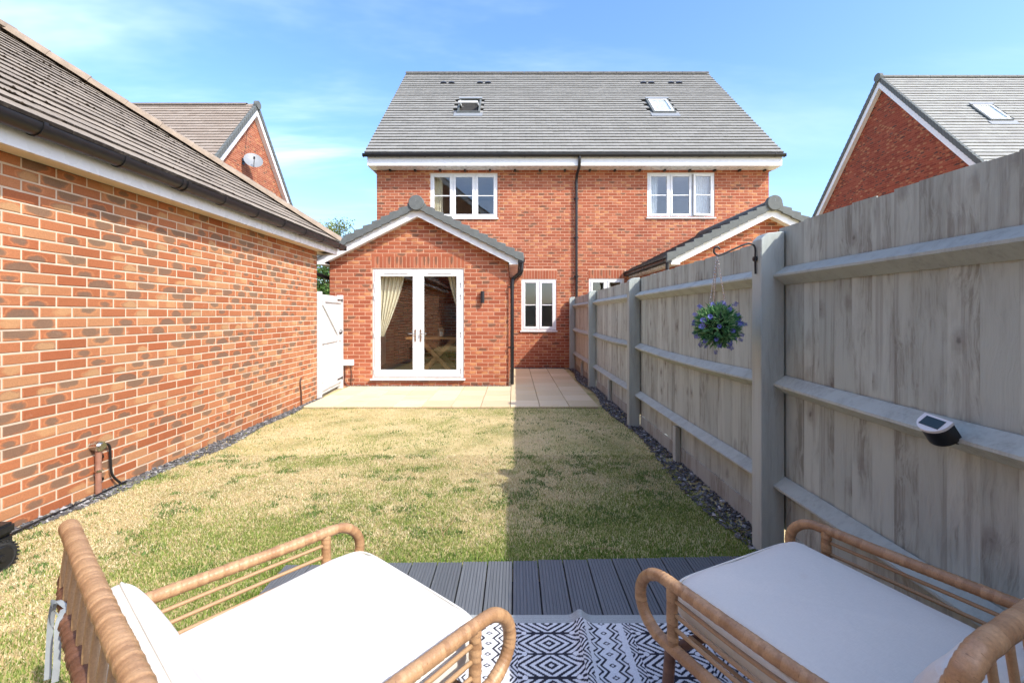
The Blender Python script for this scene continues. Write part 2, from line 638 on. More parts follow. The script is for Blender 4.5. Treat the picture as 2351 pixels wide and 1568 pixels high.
MT['tile_house'] = tile_mat('house roof tile', L(130, 129, 123), L(138, 137, 131), L(48, 46, 42), L(148, 147, 134), 0.35, 0.4)
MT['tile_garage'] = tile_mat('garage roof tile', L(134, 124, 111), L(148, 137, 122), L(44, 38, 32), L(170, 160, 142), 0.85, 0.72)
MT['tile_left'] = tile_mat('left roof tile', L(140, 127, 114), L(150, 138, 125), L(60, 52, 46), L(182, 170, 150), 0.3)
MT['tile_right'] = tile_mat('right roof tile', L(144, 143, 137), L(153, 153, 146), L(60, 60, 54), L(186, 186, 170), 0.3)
MT['verge'] = plain('slate grey verge', L(96, 100, 98), 0.8, var=0.12, scale=14, spec=0.3, bmp=0.3)
MT['hip'] = plain('hip tile', L(142, 128, 112), 0.92, var=0.16, scale=10, spec=0.2, bmp=0.5)
MT['felt'] = plain('roof underlay', L(52, 48, 44), 0.95, var=0.1)
MT['upvc'] = plain('white upvc', L(220, 221, 220), 0.28, var=0.02, scale=3)
MT['soffit'] = plain('cream soffit', L(226, 214, 186), 0.4, var=0.05, scale=2)
MT['gutter'] = plain('black gutter', L(27, 27, 28), 0.4, var=0.12, scale=5)
MT['brown_pipe'] = plain('brown pipe', L(84, 56, 44), 0.6, var=0.2, scale=18)
MT['copper'] = plain('pipe sleeve', L(146, 106, 88), 0.5, var=0.2, scale=20)
MT['black'] = plain('black metal', L(24, 24, 26), 0.42, var=0.15, scale=20)
MT['blackplastic'] = plain('black plastic', L(30, 31, 33), 0.38, var=0.1, scale=20)
MT['rubber'] = plain('tyre rubber', L(38, 38, 36), 0.85, var=0.2, scale=20, bmp=0.5)
MT['steel'] = plain('steel', L(200, 200, 198), 0.25, 1.0, var=0.06, scale=12)
MT['galv'] = plain('galvanised', L(150, 156, 158), 0.45, 1.0, var=0.12, scale=12)
MT['whiteplastic'] = plain('white plastic', L(228, 226, 222), 0.35, var=0.03, scale=12)
MT['solar'] = plain('solar cell', L(44, 58, 54), 0.15, var=0.08, scale=30)
MT['paintwhite'] = plain('white painted wood', L(204, 204, 200), 0.55, var=0.08, scale=8, bmp=0.2)
MT['ribbon'] = plain('grey ribbon', L(136, 142, 143), 0.8, var=0.08, scale=40)
MT['wall_in'] = plain('inside plaster', L(222, 214, 200), 0.85, var=0.03)
MT['floor_in'] = plain('inside floor', L(170, 160, 140), 0.55, var=0.05)
MT['furn'] = plain('dark cupboard', L(70, 76, 84), 0.5, var=0.1)
MT['sofa'] = plain('beige sofa', L(190, 170, 145), 0.9, var=0.08)
MT['candle'] = plain('candle wax', L(240, 236, 222), 0.5, var=0.02)
MT['dish'] = plain('dish grey', L(128, 132, 134), 0.5, var=0.05)
MT['bark'] = plain('bark', L(96, 84, 70), 0.95, var=0.25, scale=12, bmp=0.6)


def curtain_mat():
    m, nt, b = new_mat('curtain', 0.9, spec=0.1)
    p = pos(nt)
    c = mixc(nt, rng(nt, noise(nt, vmul(nt, p, (40, 40, 3)), 1.0, 2), 0.4, 0.6), L(214, 204, 176), L(228, 220, 196))
    setc(nt, b, c)
    b.inputs['Subsurface Weight'].default_value = 0.0
    return m


MT['curtain'] = curtain_mat()


def wood_table():
    m, nt, b = new_mat('table wood', 0.45)
    p = pos(nt)
    w = noise(nt, vmul(nt, p, (4, 40, 40)), 1.0, 4, 0.6)
    setc(nt, b, ramp(nt, w, [(0.3, L(120, 78, 40)), (0.6, L(164, 116, 66)), (0.8, L(184, 140, 88))]))
    return m


MT['table'] = wood_table()


def glass_mat():
    m = bpy.data.materials.new('window glass')
    m.use_nodes = True
    nt = m.node_tree
    nt.nodes.clear()
    tr = node(nt, 'ShaderNodeBsdfTransparent', {0: (0.93, 0.95, 0.94, 1)})
    p = pos(nt)
    bm_ = node(nt, 'ShaderNodeBump', {'Height': noise(nt, p, 0.9, 1), 'Strength': 0.05, 'Distance': 0.05})
    gl = node(nt, 'ShaderNodeBsdfGlossy', {'Color': (1, 1, 1, 1), 'Roughness': 0.0, 'Normal': bm_.outputs[0]})
    fc = node(nt, 'ShaderNodeLayerWeight').outputs['Facing']
    fr = mth(nt, 'MULTIPLY_ADD', mth(nt, 'POWER', fc, 5.0), 0.92, 0.06)
    mx = node(nt, 'ShaderNodeMixShader', {0: fr, 1: tr.outputs[0], 2: gl.outputs[0]})
    node(nt, 'ShaderNodeOutputMaterial', {0: mx.outputs[0]})
    return m


MT['glass'] = glass_mat()


def fence_mat(name, paint, worn, knots=True, amount=0.5):
    m, nt, b = new_mat(name, 0.8, spec=0.25)
    p = pos(nt)
    rn = node(nt, 'ShaderNodeObjectInfo').outputs['Random']
    off = node(nt, 'ShaderNodeCombineXYZ', {0: mth(nt, 'MULTIPLY', rn, 37.0), 1: mth(nt, 'MULTIPLY', rn, 11.0), 2: mth(nt, 'MULTIPLY', rn, 53.0)}).outputs[0]
    q = node(nt, 'ShaderNodeVectorMath', {0: p, 1: off}, operation='ADD').outputs[0]
    warp = noise(nt, vmul(nt, q, (3, 3, 2.2)), 1.0, 3, 0.5)
    qs = vmul(nt, q, (70, 70, 1.6))
    qs = node(nt, 'ShaderNodeVectorMath', {0: qs, 1: node(nt, 'ShaderNodeCombineXYZ', {0: mth(nt, 'MULTIPLY', warp, 10.0), 1: mth(nt, 'MULTIPLY', warp, 10.0), 2: 0.0}).outputs[0]}, operation='ADD').outputs[0]
    grain = noise(nt, qs, 1.0, 5, 0.65)
    wear = noise(nt, vmul(nt, q, (7, 7, 1.3)), 1.0, 5, 0.65)
    streak = noise(nt, vmul(nt, q, (26, 26, 0.9)), 1.0, 4, 0.6)
    f = mth(nt, 'MULTIPLY', rng(nt, wear, 0.42, 0.66, 0, 1, True), rng(nt, grain, 0.40, 0.64, 0.25, 1))
    f = mth(nt, 'MULTIPLY', f, amount * 1.6, clamp=True)
    c = mixc(nt, f, paint, worn)
    c = mixc(nt, rng(nt, streak, 0.54, 0.68, 0, 0.55 * amount, True), c, L(122, 120, 112))
    tone = rng(nt, rn, 0, 1, 0.88, 1.08)
    h = grain
    if knots:
        vo = node(nt, 'ShaderNodeTexVoronoi', {'Vector': vmul(nt, q, (7.5, 7.5, 4.2)), 'Scale': 1.0, 'Randomness': 1.0})
        dd = mth(nt, 'ADD', vo.outputs['Distance'], mth(nt, 'MULTIPLY', mth(nt, 'SUBTRACT', noise(nt, q, 26, 3), 0.5), 0.22))
        sel = mth(nt, 'GREATER_THAN', node(nt, 'ShaderNodeSeparateColor', {0: vo.outputs['Color']}).outputs[0], 0.20)
        kn = mth(nt, 'MULTIPLY', rng(nt, dd, 0.08, 0.30, 1, 0, True), sel)
        c = mixc(nt, mth(nt, 'MULTIPLY', kn, 0.42), c, L(112, 106, 98))
        eye = mth(nt, 'MULTIPLY', rng(nt, dd, 0.03, 0.09, 1, 0, True), sel)
        c = mixc(nt, mth(nt, 'MULTIPLY', eye, 0.55), c, L(72, 66, 60))
        h = mth(nt, 'ADD', grain, mth(nt, 'MULTIPLY', kn, 0.8))
    c = node(nt, 'ShaderNodeVectorMath', {0: c, 3: tone}, operation='SCALE').outputs[0]
    setc(nt, b, c)
    bump(nt, b, h, 0.5, 0.006)
    return m


MT['board'] = fence_mat('fence board', L(180, 188, 178), L(138, 140, 130), True, 0.75)
MT['post'] = fence_mat('fence post', L(178, 186, 178), L(140, 142, 136), False, 0.35)
MT['gravelboard'] = fence_mat('gravel board', L(160, 164, 156), L(128, 126, 114), False, 0.8)


def slab_mat():
    m, nt, b = new_mat('sandstone slab', 0.8, spec=0.3)
    p = pos(nt)
    rn = node(nt, 'ShaderNodeObjectInfo').outputs['Random']
    c = mixc(nt, rn, L(200, 182, 146), L(216, 199, 166))
    c = mixc(nt, rng(nt, noise(nt, vmul(nt, p, (1.2, 3.5, 1)), 1.6, 5, 0.65), 0.52, 0.75, 0, 0.55, True), c, L(208, 176, 118))
    f = rng(nt, noise(nt, p, 60, 4, 0.7), 0.3, 0.7, 0.93, 1.06)
    c = node(nt, 'ShaderNodeVectorMath', {0: c, 3: f}, operation='SCALE').outputs[0]
    setc(nt, b, c)
    bump(nt, b, noise(nt, p, 25, 5, 0.65), 0.25, 0.006)
    return m


MT['slab'] = slab_mat()
MT['joint'] = plain('slab joint', L(138, 120, 96), 0.95, var=0.1, scale=12)


def deck_mat():
    m, nt, b = new_mat('composite deck', 0.55, spec=0.4)
    p = pos(nt)
    rn = node(nt, 'ShaderNodeObjectInfo').outputs['Random']
    c = mixc(nt, rn, L(90, 94, 96), L(106, 110, 112))
    st = noise(nt, vmul(nt, p, (130, 2.5, 1)), 1.0, 4, 0.7)
    f = rng(nt, st, 0.3, 0.7, 0.8, 1.18)
    c = node(nt, 'ShaderNodeVectorMath', {0: c, 3: f}, operation='SCALE').outputs[0]
    c = mixc(nt, rng(nt, noise(nt, p, 9, 6, 0.75), 0.62, 0.72, 0, 0.35, True), c, L(150, 148, 142))
    setc(nt, b, c)
    bump(nt, b, st, 0.3, 0.003)
    return m


MT['deck'] = deck_mat()


def rattan_mat(name, a, b_, seam):
    m, nt, b = new_mat(name, 0.42, spec=0.45)
    _, r, g, bl = pc(nt)
    p = pos(nt)
    c = mixc(nt, r, a, b_)
    f = rng(nt, noise(nt, p, 240, 3, 0.7), 0.3, 0.7, 0.84, 1.12)
    c = node(nt, 'ShaderNodeVectorMath', {0: c, 3: f}, operation='SCALE').outputs[0]
    c = mixc(nt, rng(nt, g, 0.0, 0.16, 0.7, 0, True), c, seam)
    setc(nt, b, c)
    bump(nt, b, noise(nt, p, 300, 3), 0.25, 0.002)
    return m


MT['rattan'] = rattan_mat('rattan', L(154, 117, 82), L(184, 146, 106), L(84, 55, 36))
MT['rattan_dark'] = rattan_mat('rattan binding', L(96, 66, 50), L(118, 84, 64), L(50, 32, 24))
MT['cane'] = rattan_mat('cane rod', L(160, 126, 90), L(178, 146, 108), L(104, 76, 50))


def fabric_mat():
    m, nt, b = new_mat('off white canvas', 0.92, spec=0.15)
    tcn = node(nt, 'ShaderNodeTexCoord').outputs['Object']
    w = noise(nt, vmul(nt, tcn, (900, 60, 60)), 1.0, 2)
    w2 = noise(nt, vmul(nt, tcn, (60, 900, 60)), 1.0, 2)
    f = rng(nt, mth(nt, 'ADD', w, w2), 0.75, 1.25, 0.95, 1.04)
    c = node(nt, 'ShaderNodeVectorMath', {0: L(216, 212, 201)[:3], 3: f}, operation='SCALE').outputs[0]
    c = mixc(nt, rng(nt, noise(nt, tcn, 6.0, 3), 0.66, 0.78, 0, 0.25, True), c, L(205, 190, 172))
    setc(nt, b, c)
    bump(nt, b, mth(nt, 'ADD', mth(nt, 'ADD', w, w2), mth(nt, 'MULTIPLY', noise(nt, tcn, 7, 4), 7.0)), 0.3, 0.004)
    b.inputs['Sheen Weight'].default_value = 0.15
    return m


MT['canvas'] = fabric_mat()


def attr_mat(name, rough=0.8, trans=0.0, spec=0.3):
    m, nt, b = new_mat(name, rough, spec=spec)
    a = node(nt, 'ShaderNodeAttribute', attribute_name='pc')
    setc(nt, b, a.outputs['Color'])
    if trans:
        t = node(nt, 'ShaderNodeBsdfTranslucent', {0: a.outputs['Color']})
        mx = node(nt, 'ShaderNodeMixShader', {0: trans, 1: b.outputs[0], 2: t.outputs[0]})
        nt.links.new(mx.outputs[0], nt.nodes['Material Output'].inputs[0])
    return m


MT['grass'] = attr_mat('grass blade', 0.75, 0.25, 0.2)
MT['leaf'] = attr_mat('leaf', 0.55, 0.25, 0.4)
MT['slate'] = attr_mat('slate chip', 0.6, 0, 0.4)
MT['rug'] = attr_mat('woven rug', 0.85, 0, 0.2)
MT['moss'] = attr_mat('roof moss', 0.95, 0, 0.1)


def soil_mat():
    m, nt, b = new_mat('dry turf', 0.95, spec=0.1)
    p = pos(nt)
    n = noise(nt, p, 1.6, 5, 0.6)
    c = ramp(nt, n, [(0.32, L(150, 148, 92)), (0.44, L(190, 174, 120)), (0.58, L(212, 192, 142)), (0.74, L(202, 176, 132))])
    f = rng(nt, noise(nt, p, 120, 4, 0.7), 0.3, 0.7, 0.72, 1.15)
    c = node(nt, 'ShaderNodeVectorMath', {0: c, 3: f}, operation='SCALE').outputs[0]
    setc(nt, b, c)
    bump(nt, b, noise(nt, p, 90, 4, 0.7), 0.8, 0.01)
    return m


MT['turf'] = soil_mat()
MT['earth'] = plain('bare earth', L(118, 98, 76), 0.95, var=0.2, scale=9, bmp=0.6)

# ------------------------------------------------------------------ ground
g = MB(); S = 300.0
g.add([(-S, -S, -.03), (S, -S, -.03), (S, S, -.03), (-S, S, -.03)], [(0, 1, 2, 3)])
ground = g.build('ground', MT['turf']); tag(ground, kind='structure', label='open turf ground beyond the garden')


def vnoise(x, y, scale, seed):
    r = np.random.RandomState(seed)
    T = r.rand(256, 256)
    X, Y = x * scale + 1000, y * scale + 1000
    xi, yi = np.floor(X).astype(int), np.floor(Y).astype(int)
    fx, fy = X - xi, Y - yi
    fx = fx * fx * (3 - 2 * fx); fy = fy * fy * (3 - 2 * fy)
    a = T[xi % 256, yi % 256]; b = T[(xi + 1) % 256, yi % 256]; c = T[xi % 256, (yi + 1) % 256]; d = T[(xi + 1) % 256, (yi + 1) % 256]
    return (a * (1 - fx) + b * fx) * (1 - fy) + (c * (1 - fx) + d * fx) * fy


def fbm(x, y, scale, seed, n=4):
    s = 0; a = 0.5
    for i in range(n):
        s = s + a * vnoise(x, y, scale * 2 ** i, seed + i); a *= 0.5
    return s / (1 - 0.5 ** n)


FX = 1.44            # garden face of the fence posts
GX = -3.20           # garden face of the garage wall
LAWN_Y = 6.60        # where lawn meets patio
DECK_X, DECK_Z = -1.23, 0.05


def deck_edge(x):    # far edge of the deck, slightly out of square
    return 2.40 + (x + 1.0) * 0.038


lw = MB()
nx, ny = 60, 100
xs = np.linspace(GX, 1.62, nx); ys = np.linspace(-3.3, LAWN_Y + .03, ny)
XX, YY = np.meshgrid(xs, ys)
ZZ = -0.006 + 0.016 * fbm(XX, YY, 1.4, 3)
lw.add(list(zip(XX.ravel(), YY.ravel(), ZZ.ravel())), [(j * nx + i, j * nx + i + 1, (j + 1) * nx + i + 1, (j + 1) * nx + i) for j in range(ny - 1) for i in range(nx - 1)])
lawn = lw.build('lawn', MT['turf'], smooth='all'); tag(lawn, kind='structure', label='dry straw-coloured lawn with green patches')

# ------------------------------------------------------------------ brick and tile helpers for buildings
def tile_slope(parent, O, u, v, width, rows, tilew, cand=True, gauge=0.18, clip=None, skip=(), seed=3, out=None, tilt=0.105, thick=1.0):
    r = random.Random(seed)
    O, u, v = np.array(O, float), np.array(u, float), np.array(v, float)
    n = np.cross(u, v)
    items = [] if out is None else out
    for i in range(rows):
        s = i * gauge
        w0, w1 = (0.0, width) if clip is None else clip(s)
        off = -(i % 2) * tilew / 2
        k = int(math.floor((w0 - off) / tilew))
        wav = 0.0025 * math.sin(i * 1.7)
        while off + k * tilew < w1:
            a, b = max(w0, off + k * tilew), min(w1, off + (k + 1) * tilew)
            k += 1
            if b - a < 0.04: continue
            if any(q[0] < (a + b) / 2 < q[2] and q[1] - .13 < s < q[3] for q in skip): continue
            t = tilt + r.uniform(-.008, .008)
            vv = v - n * t; vv = vv / np.linalg.norm(vv)
            nn = np.cross(u, vv)
            jit = r.uniform(-.003, .003)
            M = Mcols(O + u * a + v * (s + jit) + n * ((0.012 + tilt * .2) + wav + r.uniform(0, .002)), u * (b - a), vv, nn * thick)
            items.append((M, r.randrange(36), parent, cand))
    return items


def slab_quad(mb, pts, n, t=0.02):
    mb.prism(pts, Vector(n) * -t)


def roof_window(parent, O, u, v, cx, s0, w, h, open_deg=0.0, blind=False):
    """Roof window lying on a slope: frame, flashing apron, sash, pane."""
    O, u, v = Vector(O), Vector(u), Vector(v)
    n = u.cross(v)
    P = lambda a, b, c: O + u * (cx + a) + v * (s0 + b) + n * c
    fr = MB()
    t = 0.05
    for a0, a1, b0, b1 in ((-w / 2, -w / 2 + t, 0, h), (w / 2 - t, w / 2, 0, h), (-w / 2 + t, w / 2 - t, 0, t), (-w / 2 + t, w / 2 - t, h - t, h)):
        fr.obox(P(a0, b0, 0.0), u * (a1 - a0), v * (b1 - b0), n * 0.095)
    ro = fr.build('roof_window', MT['verge'], parent)
    ap = MB(); ap.obox(P(-w / 2 - .08, -.22, 0.05), u * (w + .16), v * .22, n * .012)
    ap.build('flashing', MT['dish'], ro)
    hd = MB(); hd.obox(P(-w / 2 - .02, h - .06, 0.096), u * (w + .04), v * .10, n * .03)
    hd.build('top_cover', MT['dish'], ro)
    A = math.radians(open_deg)
    vv = v * math.cos(A) - n * math.sin(A)
    nn = u.cross(vv)
    c0 = P(0, h / 2, 0.075)
    Q = lambda a, b, c: c0 + u * a + vv * b + nn * c
    sa = MB(); hw, hh, t2 = w / 2 - t - .004, h / 2 - t - .004, 0.042
    for a0, a1, b0, b1 in ((-hw, -hw + t2, -hh, hh), (hw - t2, hw, -hh, hh), (-hw + t2, hw - t2, -hh, -hh + t2), (-hw + t2, hw - t2, hh - t2, hh)):
        sa.obox(Q(a0, b0, -.02), u * (a1 - a0), vv * (b1 - b0), nn * .05)
    sa.build('sash', MT['upvc'], ro)
    pn = MB(); pn.obox(Q(-hw + t2, -hh + t2, 0), u * (2 * (hw - t2)), vv * (2 * (hh - t2)), nn * .008)
    pn.build('pane', MT['glass'], ro)
    well = MB()
    d = -0.25
    q = [P(-w / 2 + t, t, 0), P(w / 2 - t, t, 0), P(w / 2 - t, h - t, 0), P(-w / 2 + t, h - t, 0)]
    if blind:
        bl = MB(); bl.obox(P(-w / 2 + t, t, .062), u * (w - 2 * t), v * (h - 2 * t), n * .004)
        bl.build('blind', MT['upvc'], ro)
    lo = [p - n * .3 for p in q]
    for i in range(4):
        j = (i + 1) % 4
        well.add([q[i], q[j], lo[j], lo[i]], [(0, 1, 2, 3)])
    well.add(lo, [(0, 1, 2, 3)])
    well.build('window_well', MT['furn'], ro)
    return ro


def half_pipe(mb, a, b, r, seg=10, t=0.004, up=(0, 0, 1)):
    """Half-round gutter between a and b, open upward."""
    a, b = Vector(a), Vector(b)
    d = (b - a).normalized(); up = Vector(up); s = d.cross(up).normalized()
    prof = []
    for k in range(seg + 1):
        an = math.pi + math.pi * k / seg
        prof.append((math.cos(an) * r, math.sin(an) * r))
    prof = [(-r, .012)] + prof + [(r, .012)]
    inner = [(x * (1 - t / r), z * (1 - t / r) if z < 0 else z) for x, z in reversed(prof)]
    pts = [a + s * x + up * z for x, z in prof + inner]
    mb.prism(pts, b - a)


def bracket(mb, c, d, r):
    """Gutter bracket: a strap round the gutter."""
    c, d = Vector(c), Vector(d).normalized()
    up = Vector((0, 0, 1)); s = d.cross(up)
    path = []
    prof = [(math.cos(math.pi + math.pi * k / 10) * (r + .006), math.sin(math.pi + math.pi * k / 10) * (r + .006)) for k in range(11)]
    outer = [(-(r + .006), .02)] + prof + [(r + .006, .02)]
    inn = [(x * .93, z * .93) for x, z in reversed(outer)]
    mb.prism([c - d * .014 + s * x + up * z for x, z in outer + inn], d * .028)


# ------------------------------------------------------------------ garage on the left
gar = thing('garage', 'red and brown brick garage with mossy hipped roof left of the lawn', 'garage', (-5.7, 3.0, 0))
G0, G1, GH = -3.6, 7.32, 2.40
w = MB()
wall_sheet(w, (GX - .007, G0, -.05), (0, 1, 0), (1, 0, 0), G1 - G0 - .007, GH + .05)
w.box(-8.15, G1 - .3, -.05, GX - .3, G1 - .007, GH)       # far wall
w.box(-8.15, G0, -.05, -7.9, G1 - .31, GH)
gwall = w.build('wall', MT['mortar'], gar)
items = lay_bricks((GX - .007, G0, -.075), (0, 1, 0), (1, 0, 0), G1 - G0, GH + .08, gwall, z0=0.0, seed=21)
items += lay_bricks((GX, G1 - .007, -.075), (-1, 0, 0), (0, 1, 0), 4.9, GH + .08, gwall, cand=False, seed=22)
place_pieces('brick', items, MT['brick_garage'], 'brick', 'brickwork')

EX, EZ, TG = -2.965, 2.575, 0.705
HIPY, RUN = 7.66, 2.70
cg, sg = 1 / math.hypot(1, TG), TG / math.hypot(1, TG)
rf = MB()
RX, RZ, RY = EX - RUN, EZ + RUN * TG, HIPY - RUN
WX = EX - 2 * RUN
slab_quad(rf, [(EX, G0 - .3, EZ), (EX, HIPY, EZ), (RX, RY, RZ), (RX, G0 - .3, RZ)], (sg, 0, cg))
slab_quad(rf, [(EX, HIPY, EZ), (WX, HIPY, EZ), (RX, RY, RZ)], (0, sg, cg))
slab_quad(rf, [(WX, HIPY, EZ), (WX, G0 - .3, EZ), (RX, G0 - .3, RZ), (RX, RY, RZ)], (-sg, 0, cg))
groof = rf.build('roof', MT['felt'], gar)
rows = int(RUN / cg / 0.18)
ti = tile_slope(groof, (EX + .02, G0 - .3, EZ - .01), (0, 1, 0), (-cg, 0, sg), 20, rows + 1, 0.30, clip=lambda s: (0.0, HIPY - (s + .1) * cg - (G0 - .3) - .02), seed=31, tilt=.05, thick=.62)
ti += tile_slope(groof, (WX, HIPY + .02, EZ - .01), (-1, 0, 0), (0, -cg, sg), 10, rows + 1, 0.30, cand=False, clip=lambda s: (-(2 * RUN) + (s + .1) * cg, -(s + .1) * cg), seed=32)
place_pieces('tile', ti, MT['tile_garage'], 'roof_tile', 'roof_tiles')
hip0, hip1 = Vector((EX - .03, HIPY - .03, EZ + .05)), Vector((RX, RY, RZ + .05))
hd = (hip1 - hip0); hl = hd.length; hd.normalize()
side = hd.cross(Vector((0, 0, 1))).normalized(); upv = side.cross(hd).normalized()
nh = 11


def ridge_cap(a, b, r0, r1, parent, mat, name='ridge_tile'):
    d = (b - a).normalized(); s = d.cross(Vector((0, 0, 1))).normalized(); uu = s.cross(d).normalized()
    m = MB(); vs = []
    K = 9
    for p, r in ((a, r0), (b, r1)):
        for rr in (r, r - .018):
            for k in range(K):
                an = math.radians(-8 + 196 * k / (K - 1))
                vs.append(p + s * math.cos(an) * rr + uu * (math.sin(an) * rr * .8))
    fs = []
    for k in range(K - 1):
        fs += [(k, k + 1, 2 * K + k + 1, 2 * K + k), (K + k + 1, K + k, 3 * K + k, 3 * K + k + 1), (k + 1, k, K + k, K + k + 1), (2 * K + k, 2 * K + k + 1, 3 * K + k + 1, 3 * K + k)]
    m.add(vs, fs)
    return m.build(name, mat, parent, smooth=True)


for k in range(nh):
    ridge_cap(hip0 + hd * (hl * k / nh - .015), hip0 + hd * (hl * (k + 1) / nh + .01), 0.115 + .006 * (k % 2), 0.108, groof, MT['hip'], 'hip_tile')
for k in range(12):
    y1 = RY + .1 - k * .40
    ridge_cap(Vector((RX, y1, RZ + .05)), Vector((RX, y1 - .39, RZ + .055)), 0.112, 0.112, groof, MT['hip'])
m = MB()
m.box(GX + .0, G0, 2.400, -3.022, 7.62, 2.412); m.box(-8, 7.325, 2.400, -3.022, 7.60, 2.412)
m.build('soffit', MT['soffit'], gar)
m = MB(); m.box(-3.020, G0, 2.385, -2.998, 7.64, 2.56); m.box(-8, 7.622, 2.385, -3.022, 7.64, 2.56)
m.build('fascia', MT['upvc'], gar)
m = MB(); half_pipe(m, (-2.932, G0, 2.535), (-2.932, 7.72, 2.535), 0.062)
m.box(-2.994, 7.722, 2.470, -2.870, 7.728, 2.545)
ggut = m.build('gutter', MT['gutter'], gar, smooth=True, angle=50)
for y in [-.3, .3, .9, 1.5, 2.2, 2.76, 3.34, 3.92, 4.50, 5.08, 5.66, 6.24, 6.82, 7.45]:
    b = MB(); bracket(b, (-2.932, y, 2.535), (0, 1, 0), 0.063)
    if abs(y - 3.92) < .01: bracket(b, (-2.932, y + .06, 2.535), (0, 1, 0), 0.065)
    b.build('gutter_bracket', MT['gutter'], ggut)

# moss along the tile courses of the garage
mr = np.random.RandomState(4)
vs, fs, cs = [], [], []
for i in range(1500):
    row = mr.randint(1, rows)
    y = mr.uniform(1.6, HIPY - .3)
    s = row * 0.18 - 0.006 + mr.uniform(-.006, .012)
    if y > HIPY - s * cg - .2: continue
    if fbm(np.array([y]), np.array([s]), 1.3, 9)[0] < 0.46: continue
    p = np.array([EX + .02 - cg * s, y, EZ - .01 + sg * s]) + np.array([sg, 0, cg]) * 0.034
    r = mr.uniform(.006, .017)
    ang = mr.rand(6) * 6.28
    base = len(vs)
    for (dx, dy, dz) in ((1, 0, 0), (0, 1.7, 0), (-1, 0, 0), (0, -1.7, 0), (0, 0, .9), (0, 0, -.5)):
        vs.append(p + np.array([dx, dy, dz]) * r * mr.uniform(.7, 1.2))
        cs.append(L(*(np.array([46, 40, 32]) * mr.uniform(.7, 1.4))))
    for q in ((0, 1, 4), (1, 2, 4), (2, 3, 4), (3, 0, 4), (1, 0, 5), (2, 1, 5), (3, 2, 5), (0, 3, 5)):
        fs.append(tuple(base + a for a in q))
mo = bpy.data.objects.new('moss', raw_mesh('moss', vs, fs, None, cs, MT['moss'])); link(mo, gar); mo['kind'] = 'stuff'

# ------------------------------------------------------------------ the semi-detached house with its two extensions
HX0, HX1, HY = -3.534, 6.564, 11.6
XC = 1.515
house = thing('semi_detached_house', 'red brick semi-detached house with grey tiled roof and two gabled rear extensions', 'house', (XC, 13, 0))
mirror = lambda x: 2 * XC - x
H_ITEMS = []
WIN = dict(up_l=(-2.154, 3.86, -.426, 5.015), up_r=(3.436, 3.875, 5.164, 5.03), low_l=(.19, .965, 1.088, 2.285), low_r=(1.93, .965, 2.84, 2.30))
ops = [(a + .0 - HX0, b, c - HX0, d) for a, b, c, d in WIN.values()] + [(-3.1 - HX0, .12, -.45 - HX0, 2.40)]
w = MB()
wall_sheet(w, (HX0, HY, -.05), (1, 0, 0), (0, -1, 0), HX1 - HX0, 5.25, [(a, b + .05, c, d + .05) for a, b, c, d in ops])
w.box(HX0 + .001, HY + .281, -.05, HX0 + .2, 19.5, 5.2); w.box(HX1 - .2, HY + .281, -.05, HX1 - .001, 19.5, 5.2); w.box(HX0 + .2, 19.2, -.05, HX1 - .2, 19.5, 5.2)
for gx in (HX0 + .001, HX1 - .2):
    w.prism([(gx, 11.62, 5.2), (gx, 19.5, 5.2), (gx, 15.55, 9.35)], (.199, 0, 0))
hwall = w.build('rear_wall', MT['mortar_house'], house)
H_ITEMS += lay_bricks((HX0, HY, -.0), (1, 0, 0), (0, -1, 0), HX1 - HX0, 5.18, hwall, ops[:4], cand=False, seed=41,
                      soldiers=[(WIN[k][0] - HX0 - .02, WIN[k][3], WIN[k][2] - HX0 + .02) for k in ('low_l', 'low_r')])

# main roof
EY, EZH, RYH, RZH = 11.20, 5.37, 15.55, 9.65
sl = math.hypot(RYH - EY, RZH - EZH)
ch, sh = (RYH - EY) / sl, (RZH - EZH) / sl
RX0, RX1 = -3.715, 6.695
m = MB()
slab_quad(m, [(RX0, EY, EZH), (RX1, EY, EZH), (RX1, RYH, RZH), (RX0, RYH, RZH)], (0, -sh, ch), .03)
slab_quad(m, [(RX1, 2 * RYH - EY, EZH), (RX0, 2 * RYH - EY, EZH), (RX0, RYH, RZH), (RX1, RYH, RZH)], (0, sh, ch), .03)
hroof = m.build('roof', MT['felt'], house)
RO, RU, RV = (RX0, EY, EZH), (1, 0, 0), (0, ch, sh)
vel = [(-1.31 - RX0, 2.50), (4.33 - RX0, 2.50)]
VW, VH = .66, 1.04
skip = [(c - VW / 2, s, c + VW / 2, s + VH) for c, s in vel]
ti = tile_slope(hroof, RO, RU, RV, RX1 - RX0, int(sl / .18) + 1, (RX1 - RX0) / 35, skip=skip, seed=42)
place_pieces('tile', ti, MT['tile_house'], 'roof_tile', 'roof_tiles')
roof_window(hroof, RO, RU, RV, vel[0][0], vel[0][1], VW, VH, 32)
roof_window(hroof, RO, RU, RV, vel[1][0], vel[1][1], VW, VH, 0, blind=True)
for k in range(23):
    x = RX0 + k * (RX1 - RX0) / 23
    ridge_cap(Vector((x, RYH, RZH + .0)), Vector((x + (RX1 - RX0) / 23 - .008, RYH, RZH + .0)), .12, .12, hroof, MT['tile_house'], 'ridge_tile')
Pm = lambda a, s, h: Vector(RO) + Vector(RU) * a + Vector(RV) * s + Vector((0, -sh, ch)) * h
for px_ in (1027, 1111, 1487, 1551):       # roof vents near the ridge
    X = (px_ - CX) * 14.75 / F
    for dx in (-.13, .13):
        b = MB(); c = Pm(X + dx - RX0, 5.02, .055)
        vs = []
        for k in range(8):
            a = math.pi * k / 7
            vs.append(c + Vector((math.cos(a) * .10, 0, 0)) + Vector((0, -sh, ch)) * (math.sin(a) * .04))
        b.prism(vs, Vector(RV) * .10)
        b.build('roof_vent', MT['gutter'], hroof)
